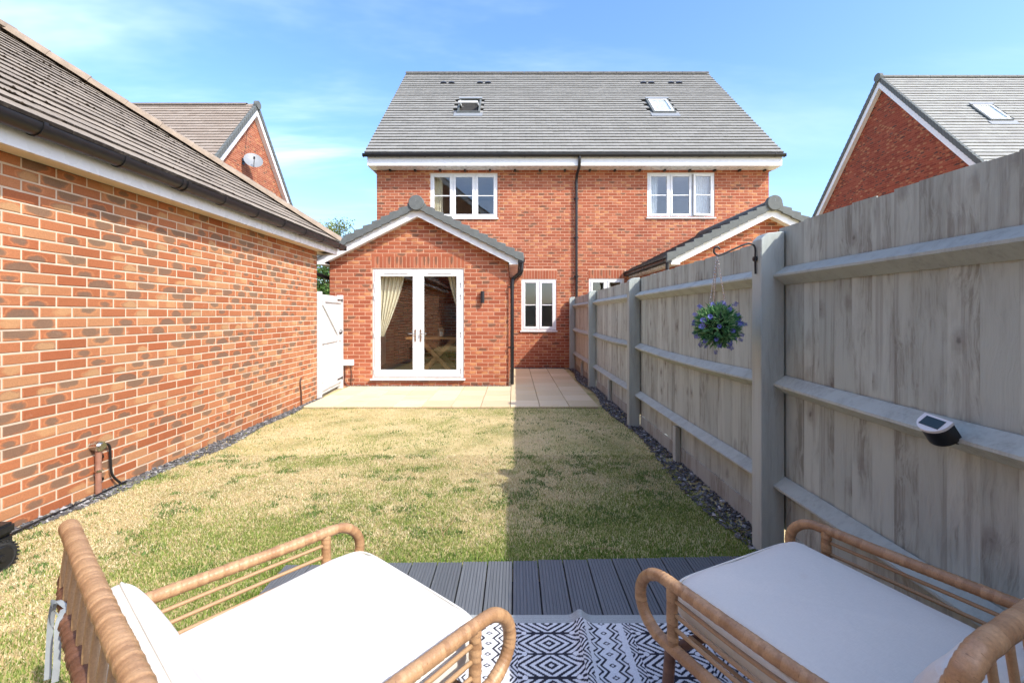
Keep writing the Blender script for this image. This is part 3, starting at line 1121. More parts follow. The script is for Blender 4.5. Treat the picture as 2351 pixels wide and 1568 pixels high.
m = MB(); m.box(-3.66, 11.235, 5.09, 6.69, 11.257, 5.33); m.build('fascia', MT['upvc'], house)
m = MB(); m.box(-3.66, 11.259, 5.090, 6.69, 11.60, 5.102)
m.box(-3.66, 11.259, 5.103, -3.64, 12.2, 5.33); m.box(6.67, 11.259, 5.103, 6.69, 12.2, 5.33)
m.build('soffit', MT['upvc'], house)
m = MB(); half_pipe(m, (-3.74, 11.17, 5.345), (6.72, 11.17, 5.345), .06)
m.box(-3.748, 11.11, 5.285, -3.742, 11.23, 5.355); m.box(6.722, 11.11, 5.285, 6.728, 11.23, 5.355)
hg = m.build('gutter', MT['gutter'], house, smooth=True, angle=50)
for k in range(17):
    b = MB(); bracket(b, (-3.45 + k * .62, 11.17, 5.345), (1, 0, 0), .06); b.build('gutter_bracket', MT['gutter'], hg)
for k in range(16):
    b = MB(); b.obox((-3.2 + k * .64, 11.50, 5.045), (.05, 0, 0), (0, .09, 0), (0, 0, .044)); b.build('eaves_clip', MT['black'], house)
dp = MB()
dp.tube(smooth_path([(1.63, 11.17, 5.30), (1.63, 11.18, 5.20), (1.63, 11.27, 5.06), (1.60, 11.44, 4.93), (1.60, 11.52, 4.82), (1.60, 11.525, 4.6)], .04), .036, 12)
dp.tube([(1.60, 11.525, 4.6), (1.60, 11.525, .05)], .034, 12)
dpo = dp.build('downpipe', MT['gutter'], house, smooth=True)
for z in (4.35, 3.35, 2.35, 1.2):
    b = MB(); b.tube([(1.60, 11.525, z - .02), (1.60, 11.525, z + .02)], .043, 12); b.box(1.54, 11.56, z - .015, 1.66, 11.594, z + .015)
    b.build('pipe_clip', MT['gutter'], dpo)


def window(name, rect, Y, lights, parent, bars=True, vents=(), open_light=None):
    """Casement window set 30 mm back in its opening: frame > sash, pane, glazing_bar, sill, trickle_vent."""
    x0, z0, x1, z1 = rect
    f = MB(); t = .045; ya, yb = Y + .012, Y + .075
    f.box(x0, ya, z0, x0 + t, yb, z1); f.box(x1 - t, ya, z0, x1, yb, z1)
    f.box(x0 + t, ya, z0, x1 - t, yb, z0 + t); f.box(x0 + t, ya, z1 - t, x1 - t, yb, z1)
    n = lights
    step = (x1 - x0) / n
    for k in range(1, n):
        f.box(x0 + k * step - .02, ya + .002, z0 + t, x0 + k * step + .02, yb - .002, z1 - t)
    fo = f.build(name, MT['upvc'], parent, bevel=.004)
    sl_ = MB(); sl_.box(x0 - .03, Y - .045, z0 - .035, x1 + .03, Y + .07, z0 - .002); sl_.build('sill', MT['upvc'], fo, bevel=.004)
    for k in range(n):
        a = x0 + k * step + (t if k == 0 else .02); b = x0 + (k + 1) * step - (t if k == n - 1 else .02)
        c, d = z0 + t, z1 - t
        sM = Matrix.Identity(4)
        if open_light == k:
            sM = Matrix.Translation((b, Y, 0)) @ Matrix.Rotation(math.radians(6), 4, 'Z') @ Matrix.Translation((-b, -Y, 0))
        s = MB(); q = .055; y0, y1 = Y + .0, Y + .05
        s.box(a, y0, c, a + q, y1, d); s.box(b - q, y0, c, b, y1, d); s.box(a + q, y0, c, b - q, y1, c + q); s.box(a + q, y0, d - q, b - q, y1, d)
        s.v = [tuple(sM @ Vector(p)) for p in s.v]
        s.build('sash', MT['upvc'], fo, bevel=.006)
        p = MB(); p.box(a + q - .004, Y + .024, c + q - .004, b - q + .004, Y + .030, d - q + .004)
        p.v = [tuple(sM @ Vector(r_)) for r_ in p.v]; p.build('pane', MT['glass'], fo)
        if bars:
            g_ = MB(); zb = (c + d) / 2; g_.box(a + q, Y + .016, zb - .011, b - q, Y + .038, zb + .011)
            g_.v = [tuple(sM @ Vector(r_)) for r_ in g_.v]; g_.build('glazing_bar', MT['upvc'], fo)
        if k in vents:
            v_ = MB(); v_.box(a + q, Y - .012, d - q + .012, b - q, Y - .002, d - q + .032); v_.build('trickle_vent', MT['upvc'], fo)
    return fo


window('window', WIN['up_l'], HY, 3, house, vents=(0,))
window('window', WIN['up_r'], HY, 3, house, vents=(), open_light=2)
window('window', WIN['low_l'], HY, 2, house, vents=(0,))
window('window', WIN['low_r'], HY, 2, house)


def room(x0, x1, y0, y1, z0, z1, parent, mat, holes=None):
    m = MB()
    q = [(x0, y0, z0), (x1, y0, z0), (x1, y1, z0), (x0, y1, z0), (x0, y0, z1), (x1, y0, z1), (x1, y1, z1), (x0, y1, z1)]
    m.add(q, [(3, 7, 6, 2), (0, 4, 7, 3), (2, 6, 5, 1), (4, 5, 6, 7)])
    m.build('inside_wall', mat, parent)
    m = MB(); m.add(q[:4], [(0, 1, 2, 3)]); m.build('inside_floor', MT['floor_in'], parent)


room(-3.2, 1.45, 11.89, 14.6, 2.8, 5.08, house, MT['wall_in'])
room(1.7, 6.3, 11.89, 14.6, 2.8, 5.08, house, MT['wall_in'])
room(-.2, 1.45, 11.89, 15.0, .12, 2.6, house, MT['wall_in'])
room(1.7, 3.2, 11.89, 15.0, .12, 2.6, house, MT['wall_in'])

# extensions
YE = 8.65
TP = 0.5


def extension(mx, own):
    x0, x1 = sorted((mx(-3.539), mx(-.109)))
    xa = mx(-1.82)
    ehw = 2.0
    zr, ze = 3.42, 3.42 - ehw * TP
    openings = []
    door = (-2.72, .155, -.962, 2.26)
    if own:
        openings = [(door[0] - x0, door[1], door[2] - x0, door[3])]
    w = MB()
    wall_sheet(w, (x0, YE, -.05), (1, 0, 0), (0, -1, 0), x1 - x0, 2.47, [(a, b + .05, c, d + .05) for a, b, c, d in openings])
    zt = lambda x: 3.27 - abs(x - xa) * TP
    w.prism([(x0, YE + .0, 2.42), (x1, YE + .0, 2.42), (x1, YE, zt(x1)), (xa, YE, zt(xa)), (x0, YE, zt(x0))], (0, .28, 0))
    wall_sheet(w, (x1, YE, -.05), (0, 1, 0), (1, 0, 0), HY - YE, 2.5, thick=.2)
    wall_sheet(w, (x0, HY, -.05), (0, -1, 0), (-1, 0, 0), HY - YE, 2.5, thick=.2)
    wo_ = w.build('extension_wall', MT['mortar_house'], house)
    sol = [(openings[0][0] - .02, door[3], openings[0][2] + .02)] if own else []
    its = lay_bricks((x0, YE, 0), (1, 0, 0), (0, -1, 0), x1 - x0, 3.3, wo_, openings, cand=own, seed=51 + own, soldiers=sol,
                     inside=lambda u, z: z < zt(x0 + u) - .0)
    its += lay_bricks((x1, YE, 0), (0, 1, 0), (1, 0, 0), HY - YE, 2.45, wo_, cand=False, seed=53)
    its += lay_bricks((x0, HY, 0), (0, -1, 0), (-1, 0, 0), HY - YE, 2.45, wo_, cand=False, seed=54)
    # roof
    m = MB()
    y0, y1 = 8.43, HY
    slp = math.hypot(1, TP); c, s = 1 / slp, TP / slp
    for sg_ in (-1, 1):
        e = (xa + sg_ * ehw)
        slab_quad(m, [(e, y0, ze), (e, y1, ze), (xa, y1, zr), (xa, y0, zr)], (sg_ * s, 0, c), .03)
    ro = m.build('extension_roof', MT['felt'], house)
    tl = []
    tile_slope(ro, (xa + ehw, y0 + .03, ze), (0, 1, 0), (-c, 0, s), y1 - y0 - .03, 13, .30, cand=False, seed=61, out=tl, gauge=.172)
    tile_slope(ro, (xa - ehw, y1, ze), (0, -1, 0), (c, 0, s), y1 - y0 - .03, 13, .30, cand=False, seed=62, out=tl, gauge=.172)
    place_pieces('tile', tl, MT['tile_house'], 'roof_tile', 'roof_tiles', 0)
    for k in range(8):
        ya = y0 + .03 + k * .39
        ridge_cap(Vector((xa, ya, zr + .0)), Vector((xa, min(ya + .385, y1), zr)), .14, .14, ro, MT['verge'], 'ridge_tile')
    # verge caps, stepping up both slopes
    nv = 12
    for sg_ in (-1, 1):
        for k in range(nv):
            a0 = ehw - k * (ehw / nv)
            a1 = ehw - (k + 1) * (ehw / nv) - .012
            za, zb = zr - a0 * TP, zr - a1 * TP
            lift = .048
            b = MB()
            h = .115
            pts = [(xa + sg_ * a0, y0 - .045, za - .055), (xa + sg_ * a1, y0 - .045, zb - .075), (xa + sg_ * a1, y0 - .045, zb + h - .052), (xa + sg_ * a0, y0 - .045, za + h - .052 + lift)]
            b.prism(pts, (0, .05, 0))
            pts2 = [(xa + sg_ * a0, y0 + .006, za + h - .072 + lift), (xa + sg_ * a1, y0 + .006, zb + h - .072), (xa + sg_ * a1, y0 + .006, zb + h - .052), (xa + sg_ * a0, y0 + .006, za + h - .052 + lift)]
            b.prism(pts2, (0, .09, 0))
            b.build('verge_tile', MT['verge'], ro, bevel=.006)
    b = MB(); b.tube([(xa, y0 - .075, zr + .035), (xa, y0 + .03, zr + .035)], .142, 28)
    re_ = b.build('ridge_end', MT['verge'], ro, bevel=.01)
    b = MB()
    for zz in (.06, .035): b.box(xa - .006, y0 - .079, zr + .035 + zz - .006, xa + .006, y0 - .0745, zr + .035 + zz + .006)
    b.build('ridge_screw', MT['dish'], re_)
    # bargeboards with boxed ends
    for sg_ in (-1, 1):
        b = MB()
        B0, B1 = 0.0, 1.90
        top = lambda a: zr - a * TP - .045
        b.prism([(xa + sg_ * B0, 8.455, top(B0)), (xa + sg_ * B1, 8.455, top(B1)), (xa + sg_ * B1, 8.455, 2.318), (xa + sg_ * 1.735, 8.455, 2.318), (xa + sg_ * 1.735, 8.455, top(1.735) - .155), (xa + sg_ * B0, 8.455, top(B0) - .155)], (0, .022, 0))
        b.prism([(xa + sg_ * 0, 8.478, top(0) - .135), (xa + sg_ * 1.71, 8.478, top(1.71) - .135), (xa + sg_ * 1.71, 8.478, top(1.71) - .123), (xa, 8.478, top(0) - .123)], (0, .168, 0))
        b.build('bargeboard', MT['upvc'], house)
        b = MB(); xx = xa + sg_ * 1.90
        b.box(xx, 8.479, 2.32, xx - sg_ * .02, HY, 2.46); b.box(xx - sg_ * .021, 8.479, 2.32, xa + sg_ * 1.72, HY, 2.332)
        b.build('fascia', MT['upvc'], house)
        b = MB(); gx = xa + sg_ * 1.965
        half_pipe(b, (gx, 8.40, 2.405), (gx, HY, 2.405), .056)
        b.box(gx - .056, 8.392, 2.35, gx + .056, 8.398, 2.415)
        gu = b.build('gutter', MT['gutter'], house, smooth=True, angle=50)
        for k in range(5):
            q = MB(); bracket(q, (gx, 8.55 + k * .65, 2.405), (0, 1, 0), .056); q.build('gutter_bracket', MT['gutter'], gu)
    # downpipe at the outer front corner of each side
    for sg_ in (-1, 1):
        gx = xa + sg_ * 1.965; wx = xa + sg_ * 1.765
        b = MB()
        yy = 8.60 if sg_ * (1 if own else -1) > 0 else 8.95
        b.tube(smooth_path([(gx, 8.47, 2.36), (gx, 8.47, 2.24), (gx - sg_ * .02, 8.48, 2.17), (wx + sg_ * .06, yy, 2.08), (wx + sg_ * .025, yy, 2.0), (wx + sg_ * .02, yy, 1.85)], .03), .036, 12)
        b.tube([(wx + sg_ * .02, yy, 1.85), (wx + sg_ * .02, yy, .05)], .034, 12)
        po = b.build('downpipe', MT['gutter'], house, smooth=True)
        for z in (1.9, .75):
            q = MB(); q.tube([(wx + sg_ * .02, yy, z - .02), (wx + sg_ * .02, yy, z + .02)], .043, 12); q.box(wx - sg_ * .05, yy - .012, z - .012, wx, yy + .012, z + .012)
            q.build('pipe_clip', MT['gutter'], po)
    if own:
        french_door(door)
    return its


def french_door(r):
    x0, z0, x1, z1 = r
    Y = YE
    f = MB(); t = .06
    f.box(x0, Y + .02, z0, x0 + t, Y + .09, z1); f.box(x1 - t, Y + .02, z0, x1, Y + .09, z1); f.box(x0 + t, Y + .02, z1 - t, x1 - t, Y + .09, z1); f.box(x0 + t, Y + .02, z0, x1 - t, Y + .09, z0 + .05)
    fo = f.build('french_door', MT['upvc'], house, bevel=.004)
    s = MB(); s.box(x0 - .03, Y - .06, z0 - .035, x1 + .03, Y + .08, z0 - .002); s.build('sill', MT['upvc'], fo, bevel=.004)
    xm = (x0 + x1) / 2
    for k, (a, b) in enumerate(((x0 + .04, xm - .002), (xm + .002, x1 - .04))):
        m = MB(); q = .105; c, d = z0 + .03, z1 - .035
        m.box(a, Y, c, a + q, Y + .06, d); m.box(b - q, Y, c, b, Y + .06, d); m.box(a + q, Y, c, b - q, Y + .06, c + .13); m.box(a + q, Y, d - .115, b - q, Y + .06, d)
        m.build('door_leaf', MT['upvc'], fo, bevel=.008)
        p = MB(); p.box(a + q - .004, Y + .028, c + .126, b - q + .004, Y + .034, d - .111); p.build('pane', MT['glass'], fo)
        v = MB(); v.box(a + .19, Y - .014, d - .062, b - .19 if k == 0 else b - .19, Y - .001, d - .04); v.build('trickle_vent', MT['upvc'], fo, bevel=.003)
        hx = (b - .05) if k == 0 else (a + .05)
        h = MB(); h.box(hx - .015, Y - .012, .86, hx + .015, Y - .001, 1.09)
        h.tube([(hx, Y - .012, 1.01), (hx, Y - .055, 1.01)], .010, 10)
        h.tube([(hx, Y - .050, 1.01), (hx + (-.12 if k == 0 else .12), Y - .055, 1.01)], .009, 10)
        h.tube([(hx, Y - .016, .93), (hx, Y - .008, .93)], .011, 10)
        h.build('handle', MT['steel'], fo, smooth=True)
        for z in (.30, 1.00, 1.72, 1.95):
            g_ = MB(); ex = x0 + .045 if k == 0 else x1 - .045
            g_.tube([(ex, Y - .012, z - .045), (ex, Y - .012, z + .045)], .010, 10); g_.box(ex - .03, Y - .008, z + .02, ex + .05 if k == 0 else ex + .03, Y - .001, z + .035)
            if k: g_.box(ex - .05, Y - .008, z + .021, ex, Y - .002, z + .034)
            g_.build('hinge', MT['upvc'], fo, smooth=True)


H_ITEMS += extension(lambda x: x, True)
H_ITEMS += extension(mirror, False)
place_pieces('brick', H_ITEMS, MT['brick_house'], 'brick', 'brickwork')
room(-3.3, -.32, 8.94, 14.6, .12, 2.41, house, MT['wall_in'])


# ------------------------------------------------------------------ the two detached houses behind
def gable_house(label, Xg, Xend, RYr, RZr, tan, eaveZ, tile, brick, mortar, base, vel_rect, seed):
    """House whose gable faces the garden side; Xg is the verge, the roof runs on to Xend."""
    sgn = 1 if Xend > Xg else -1
    h = thing('detached_house', label, 'house', ((Xg + Xend) / 2, RYr, 0))
    run = (RZr - eaveZ) / tan
    ln = math.hypot(1, tan); c, s = 1 / ln, tan / ln
    xw = Xg + sgn * .16
    w = MB()
    x_a, x_b = sorted((xw, Xend - sgn * .2))
    w.box(x_a, RYr - run + .3, -.05, x_b, RYr + run - .3, eaveZ)
    pts = [(xw, RYr - run + .3, eaveZ - .01), (xw, RYr + run - .3, eaveZ - .01), (xw, RYr, RZr - .3 * tan + .22)]
    w.prism(pts, (sgn * .25, 0, 0))
    wo_ = w.build('gable_wall', MT[mortar], h)
    zt = lambda y: RZr - .02 - abs(y - RYr) * tan
    Y0 = RYr - run + .3; Ln = 2 * run - .6
    if sgn < 0:
        its = lay_bricks((xw, Y0, base), (0, 1, 0), (1, 0, 0), Ln, RZr - base, wo_, cand=False, seed=seed, inside=lambda u, z: z < RZr - .2 - base - abs(Y0 + u - RYr) * tan)
    else:
        its = lay_bricks((xw, Y0 + Ln, base), (0, -1, 0), (-1, 0, 0), Ln, RZr - base, wo_, cand=False, seed=seed, inside=lambda u, z: z < RZr - .2 - base - abs(Y0 + Ln - u - RYr) * tan)
    place_pieces('brick', its, MT[brick], 'brick', 'brickwork', 0)
    m = MB()
    xa, xb = sorted((Xg, Xend))
    slab_quad(m, [(xa, RYr - run, eaveZ), (xb, RYr - run, eaveZ), (xb, RYr, RZr), (xa, RYr, RZr)], (0, -s, c), .03)
    slab_quad(m, [(xb, RYr + run, eaveZ), (xa, RYr + run, eaveZ), (xa, RYr, RZr), (xb, RYr, RZr)], (0, s, c), .03)
    ro = m.build('roof', MT['felt'], h)
    O, U, V = (xa, RYr - run, eaveZ), (1, 0, 0), (0, c, s)
    sk = []
    if vel_rect:
        cx, s0, vw, vh, op = vel_rect
        sk = [(cx - xa - vw / 2, s0, cx - xa + vw / 2, s0 + vh)]
        roof_window(ro, O, U, V, cx - xa, s0, vw, vh, op, blind=(op == 0))
    tl = tile_slope(ro, O, U, V, xb - xa, int(run * ln / .18) + 1, .30, seed=seed + 1, skip=sk)
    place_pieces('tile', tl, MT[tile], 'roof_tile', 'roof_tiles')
    for k in range(int((xb - xa) / .45)):
        ridge_cap(Vector((xa + k * .45, RYr, RZr + .0)), Vector((xa + k * .45 + .44, RYr, RZr)), .12, .12, ro, MT[tile], 'ridge_tile')
    # verge caps and bargeboards
    nv = int(run * ln / .18)
    for side in (-1, 1):
        for k in range(nv):
            a0 = run - k * run / nv; a1 = run - (k + 1) * run / nv - .01
            za, zb = RZr - a0 * tan, RZr - a1 * tan
            b = MB()
            x_ = Xg - sgn * .035
            b.prism([(x_, RYr + side * a0, za - .10), (x_, RYr + side * a1, zb - .12), (x_, RYr + side * a1, zb + .085), (x_, RYr + side * a0, za + .12)], (sgn * .10, 0, 0))
            b.build('verge_tile', MT['verge'], ro)
        b = MB()
        x_ = Xg
        top = lambda a: RZr - a * tan - .10
        b.prism([(x_, RYr, top(0)), (x_, RYr + side * run, top(run)), (x_, RYr + side * run, top(run) - .26), (x_, RYr, top(0) - .26)], (sgn * .022, 0, 0))
        b.prism([(x_ + sgn * .023, RYr, top(0) - .25), (x_ + sgn * .023, RYr + side * run, top(run) - .25), (x_ + sgn * .023, RYr + side * run, top(run) - .23), (x_ + sgn * .023, RYr, top(0) - .23)], (sgn * .135, 0, 0))
        b.build('bargeboard', MT['upvc'], h)
    b = MB(); b.tube([(Xg - sgn * .07, RYr, RZr + .02), (Xg + sgn * .05, RYr, RZr + .02)], .15, 20)
    b.build('ridge_end', MT['verge'], ro)
    for side in (-1, 1):
        b = MB(); half_pipe(b, (xa, RYr + side * (run + .04), eaveZ - .02), (xb, RYr + side * (run + .04), eaveZ - .02), .06)
        b.build('gutter', MT['gutter'], h, smooth=True, angle=50)
    return h, (xw, RYr)


lh, _ = gable_house('orange brick house with brown tiled roof and white gable trim behind the garage', -9.41, -21.0, 16.5, 9.02, 1.2, 4.9, 'tile_left', 'brick_house', 'mortar_house', 3.0, (-11.65, 2.05, .66, 1.05, 28), 71)
rh, _ = gable_house('dark red brick house with pale grey tiled roof beyond the fence on the right', 13.37, 26.0, 16.5, 10.03, 1.2, 5.4, 'tile_right', 'brick_shade', 'mortar_red', 3.0, (15.55, 2.75, .74, 1.05, 0), 81)


# the gable that shows only as a reflection in the upstairs window
bh = thing('brick_house', 'brick house with white gable trim reflected in the upper left window', 'house', (-6.5, -9, 0))
b = MB(); b.box(-13.2, -13.0, -.05, .2, -5.2, 5.8); b.prism([(-13.2, -5.2, 5.8), (.2, -5.2, 5.8), (-6.5, -5.2, 11.2)], (0, -7.8, 0)); b.build('wall', MT['mortar_red'], bh)
for sg_ in (-1, 1):
    e = -6.5 + sg_ * 7.1
    b = MB(); b.prism([(-6.5, -4.95, 11.62), (e, -4.95, 6.02), (e, -4.95, 5.90), (-6.5, -4.95, 11.48)], (0, -8.3, 0)); b.build('roof', MT['felt'], bh)
    b = MB(); b.prism([(-6.5, -4.90, 11.48), (e, -4.90, 5.88), (e, -4.90, 5.60), (-6.5, -4.90, 11.2)], (0, -.04, 0)); b.build('bargeboard', MT['upvc'], bh)

# ------------------------------------------------------------------ patio, deck, slate strips
patio = MB(); patio.box(-3.10, LAWN_Y + .0, -.04, 1.235, 8.60, .012); patio.box(-.108, 8.602, -.04, 1.235, 11.30, .012)
po = patio.build('patio', MT['joint']); tag(po, kind='structure', label='pale sandstone paved patio by the house')
PW, PL = .4345, .46
sm = MB(); sm.box(.004, .004, 0, PW - .004, PL - .004, .03)
proto_slab = sm.build('paving_slab', MT['slab'], po, bevel=.004)
first = True
for j in range(11):
    for i in range(-7, 3):
        x = -.055 + i * PW; y = LAWN_Y + .012 + j * PL
        if i < -1 and j > 3: continue
        if j > 9 or (j > 3 and i < 0): continue
        if j > 3 and i == -1: continue
        if first:
            o = proto_slab; first = False
        else:
            o = bpy.data.objects.new('paving_slab', proto_slab.data); COL.objects.link(o); o.parent = po
        o.matrix_basis = Matrix.Translation((x, y, .004 + rnd.uniform(-.001, .001)))

deck = MB(); deck.box(DECK_X + .02, -2.2, -.02, 1.40, 2.30, .018)
dk = deck.build('deck', MT['felt']); tag(dk, kind='structure', label='dark grey grooved composite deck under the chairs')
DW = .1345
nb = int((1.43 - DECK_X) / DW) + 1
prof = []
bw = DW - .006
gw = bw / 8
tz = DECK_Z
prof = [(0, tz - .022), (bw, tz - .022)]
top = []
for k in range(8):
    a = k * gw
    top += [(a + .0028, tz), (a + gw - .0028, tz), (a + gw - .0015, tz - .0035), (a + gw + .0015, tz - .0035)]
top = [(0, tz - .003), (.002, tz)] + top[1:-2] + [(bw - .002, tz), (bw, tz - .003)]
prof += [p for p in reversed(top)]
for k in range(nb):
    x = DECK_X + k * DW
    ye = deck_edge(x + .06) + rnd.uniform(-.004, .004)
    b = MB()
    n = len(prof)
    dx = 0.014
    b.v = [(x + px_, -2.2, z) for px_, z in prof] + [(x + px_ + dx * (ye + 2.2) * .25, ye, z) for px_, z in prof]
    b.f = [tuple(range(n)), tuple(range(2 * n - 1, n - 1, -1))] + [((i + 1) % n, i, n + i, n + (i + 1) % n) for i in range(n)]
    b.c = [(.5, .5, .5, 1)] * (2 * n)
    b.build('deck_board', MT['deck'], dk)


def shards(name, label, regions, seed, parent=None):
    r = np.random.RandomState(seed)
    vs, fs, cs = [], [], []
    cube = np.array([(-1, -1, -1), (1, -1, -1), (1, 1, -1), (-1, 1, -1), (-.8, -.8, 1), (.8, -.9, 1), (.9, .8, 1), (-.8, .9, 1)], float)
    cf = ((3, 2, 1, 0), (4, 5, 6, 7), (0, 1, 5, 4), (1, 2, 6, 5), (2, 3, 7, 6), (3, 0, 4, 7))
    for (fx, n, z) in regions:
        for i in range(n):
            x, y = fx(r)
            sz = r.uniform(.006, .017)
            q = cube * np.array([sz, sz * r.uniform(.5, .95), sz * r.uniform(.12, .32)]) * r.uniform(.75, 1.25, (8, 3))
            a, t, u_ = r.uniform(0, 6.28), r.uniform(-.6, .6), r.uniform(-.6, .6)
            Rm = np.array((Matrix.Rotation(a, 3, 'Z') @ Matrix.Rotation(t, 3, 'X') @ Matrix.Rotation(u_, 3, 'Y')))
            q = q @ Rm.T + np.array([x, y, z + r.uniform(.004, .02)])
            b = len(vs)
            vs += list(q)
            k = r.choice([r.uniform(58, 88), r.uniform(88, 122), r.uniform(130, 180)], p=[.52, .38, .10])
            cs += [L(k, k * .995, k * .99)] * 8
            fs += [tuple(b + j for j in f) for f in cf]
    o = bpy.data.objects.new(name, raw_mesh(name, vs, fs, None, cs, MT['slate']))
    link(o); tag(o, label, 'gravel', kind='stuff')
    return o


def edge_g(y): return .10 + .05 * math.sin(y * 1.7) + .03 * math.sin(y * 4.3)


shards('slate_chippings', 'dark slate chippings along the foot of the grey fence', [(lambda r: (lambda y: (1.56 - r.uniform(0, 1) * (.20 + .05 * math.sin(y * 2.2)), y))(r.uniform(2.35, 11.5)), 4600, 0),
                                                                                (lambda r: (r.uniform(-.05, 1.3), 11.31 + r.uniform(0, .26)), 900, 0)], 5)
shards('slate_chippings', 'grey slate chippings along the foot of the brick garage wall', [(lambda r: (lambda y: (GX + r.uniform(.005, .02) + r.uniform(0, 1) * (edge_g(y) + .04), y))(r.uniform(1.6, 6.9)), 3600, 0),
                                                                                      (lambda r: (GX + r.uniform(.005, .1), r.uniform(6.9, 7.4)), 200, 0)], 6)
shards('slate_chippings', 'thin line of slate chippings between patio and extension wall', [(lambda r: (r.uniform(-3.2, -.1), 8.605 + r.uniform(0, .035)), 420, .005), (lambda r: (-.1 + r.uniform(0, .1), r.uniform(8.5, 11.4)), 260, .0)], 7)

# ------------------------------------------------------------------ grass blades on the lawn
R = np.random.RandomState(12)
N = 430000
# denser towards the deck, where single blades can be told apart
gx_ = R.uniform(GX + .06, 1.52, N); u0 = R.rand(N)
gy_ = np.where(R.rand(N) < .62, R.uniform(1.2, 4.4, N), R.uniform(0.2, LAWN_Y + .04, N))
eg = .10 + .05 * np.sin(gy_ * 1.7) + .03 * np.sin(gy_ * 4.3)
dl = gx_ - (GX + eg)
dr = (1.56 - (.15 + .05 * np.sin(gy_ * 2.2))) - gx_
dedge = np.where(gx_ > DECK_X - .03, gy_ - (2.40 + (gx_ + 1.0) * 0.038), np.hypot(np.maximum(0, DECK_X - gx_), np.maximum(0, gy_ - 2.39)))
dedge = np.maximum(dedge, 0.0)
keep = (dl > -.05 * R.rand(N)) & (dr > -.09 * R.rand(N) ** 2) & ~((gx_ > DECK_X - .015) & (gy_ < 2.395 + (gx_ + 1.0) * 0.038))
gx_, gy_, dl, dr, dedge = gx_[keep], gy_[keep], dl[keep], dr[keep], dedge[keep]
N = len(gx_)
n_a = fbm(gx_, gy_, 1.1, 40, 5); n_b = fbm(gx_, gy_, 5.0, 60, 3); n_c = fbm(gx_, gy_, 13.0, 80, 2)
green = (n_a - .52) * 1.6 + (n_b - .5) * 1.1 + (n_c - .5) * .5 + .10
green += .95 * np.exp(-dedge / .22) + .45 * np.exp(-dedge / .8)
green += .35 * np.exp(-(LAWN_Y - gy_) / .10)
green += .40 * np.exp(-np.maximum(dl, 0) / .10) + .25 * np.exp(-np.maximum(dr, 0) / .25)
green += .30 * np.clip((gx_ + .3) / 1.2, 0, 1) * np.clip((6.8 - gy_) / 3, 0, 1)
green += .12 * np.clip((3.9 - gy_) / 1.6, 0, 1)
wk = np.zeros(N)
for i in range(230):                       # small weedy clumps
    cx_, cy_ = R.uniform(GX + .2, 1.2), R.uniform(2.2, 6.4)
    rr = R.uniform(.03, .12) * (1.25 if cx_ > -.1 else .85)
    d2 = ((gx_ - cx_) / 1.5) ** 2 + (gy_ - cy_) ** 2
    wk = np.maximum(wk, np.clip(1.2 - np.sqrt(d2) / rr, 0, 1))
wk = np.clip(wk * 1.6 * np.clip((n_c - .36) * 4.5, 0, 1.2), 0, 1)
isweed = R.rand(N) < wk * .34
isgreen = (R.rand(N) < np.clip(green * 1.15 + .10, .05, .97)) | isweed
straw = np.array([L(210, 197, 154), L(220, 208, 170), L(198, 184, 138), L(216, 203, 164), L(182, 158, 118)])[:, :3]
grn = np.array([L(126, 144, 68), L(142, 160, 80), L(108, 130, 60), L(158, 166, 96), L(168, 174, 110)])[:, :3]
wee = np.array([L(92, 118, 62), L(106, 132, 70), L(118, 140, 78)])[:, :3]
colr = np.where(isgreen[:, None], grn[R.randint(0, 5, N)], straw[R.randint(0, 5, N)])
colr = np.where(isweed[:, None], wee[R.randint(0, 3, N)], colr)
lush = np.exp(-dedge / .18)[:, None] * isgreen[:, None]
colr = colr * (1 - .5 * lush) + np.array(L(104, 142, 40)[:3]) * .5 * lush
colr = colr * R.uniform(.75, 1.2, (N, 1))
hgt = R.uniform(.008, .019, N) * np.where(isgreen, 1.15, .8) * (1 + .9 * np.exp(-dedge / .07)) * (1 + .5 * np.exp(-(LAWN_Y - gy_) / .05))
hgt = np.where(isweed, hgt * 1.0, hgt)
lean = np.where(isgreen, .7, 1.7) * R.rand(N)
az = R.uniform(0, 2 * np.pi, N)
wd = R.uniform(.0016, .0034, N) * np.where(isweed, 1.9, 1.0)
z0_ = -0.004 + 0.016 * fbm(gx_, gy_, 1.4, 3)
ca, sa = np.cos(az), np.sin(az)
V0 = np.stack([gx_ - sa * wd, gy_ + ca * wd, z0_], 1); V1 = np.stack([gx_ + sa * wd, gy_ - ca * wd, z0_], 1)
V2 = np.stack([gx_ + ca * hgt * lean, gy_ + sa * hgt * lean, z0_ + hgt], 1)
VV = np.stack([V0, V1, V2], 1).reshape(-1, 3)
CC = np.repeat(np.concatenate([colr, np.ones((N, 1))], 1), 3, 0)
FF = np.arange(3 * N).reshape(-1, 3)


def tri_mesh(name, V, Fa, C, mat):
    me = bpy.data.meshes.new(name)
    me.vertices.add(len(V)); me.vertices.foreach_set('co', np.asarray(V, np.float32).ravel())
    me.loops.add(Fa.size); me.loops.foreach_set('vertex_index', Fa.ravel().astype(np.int32))
    me.polygons.add(len(Fa)); me.polygons.foreach_set('loop_start', (np.arange(len(Fa)) * Fa.shape[1]).astype(np.int32))
    me.update(calc_edges=False)
    at = me.color_attributes.new('pc', 'FLOAT_COLOR', 'POINT'); at.data.foreach_set('color', np.asarray(C, np.float32).ravel())
    me.materials.append(mat)
    me.polygons.foreach_set('use_smooth', [False] * len(Fa))
    return me


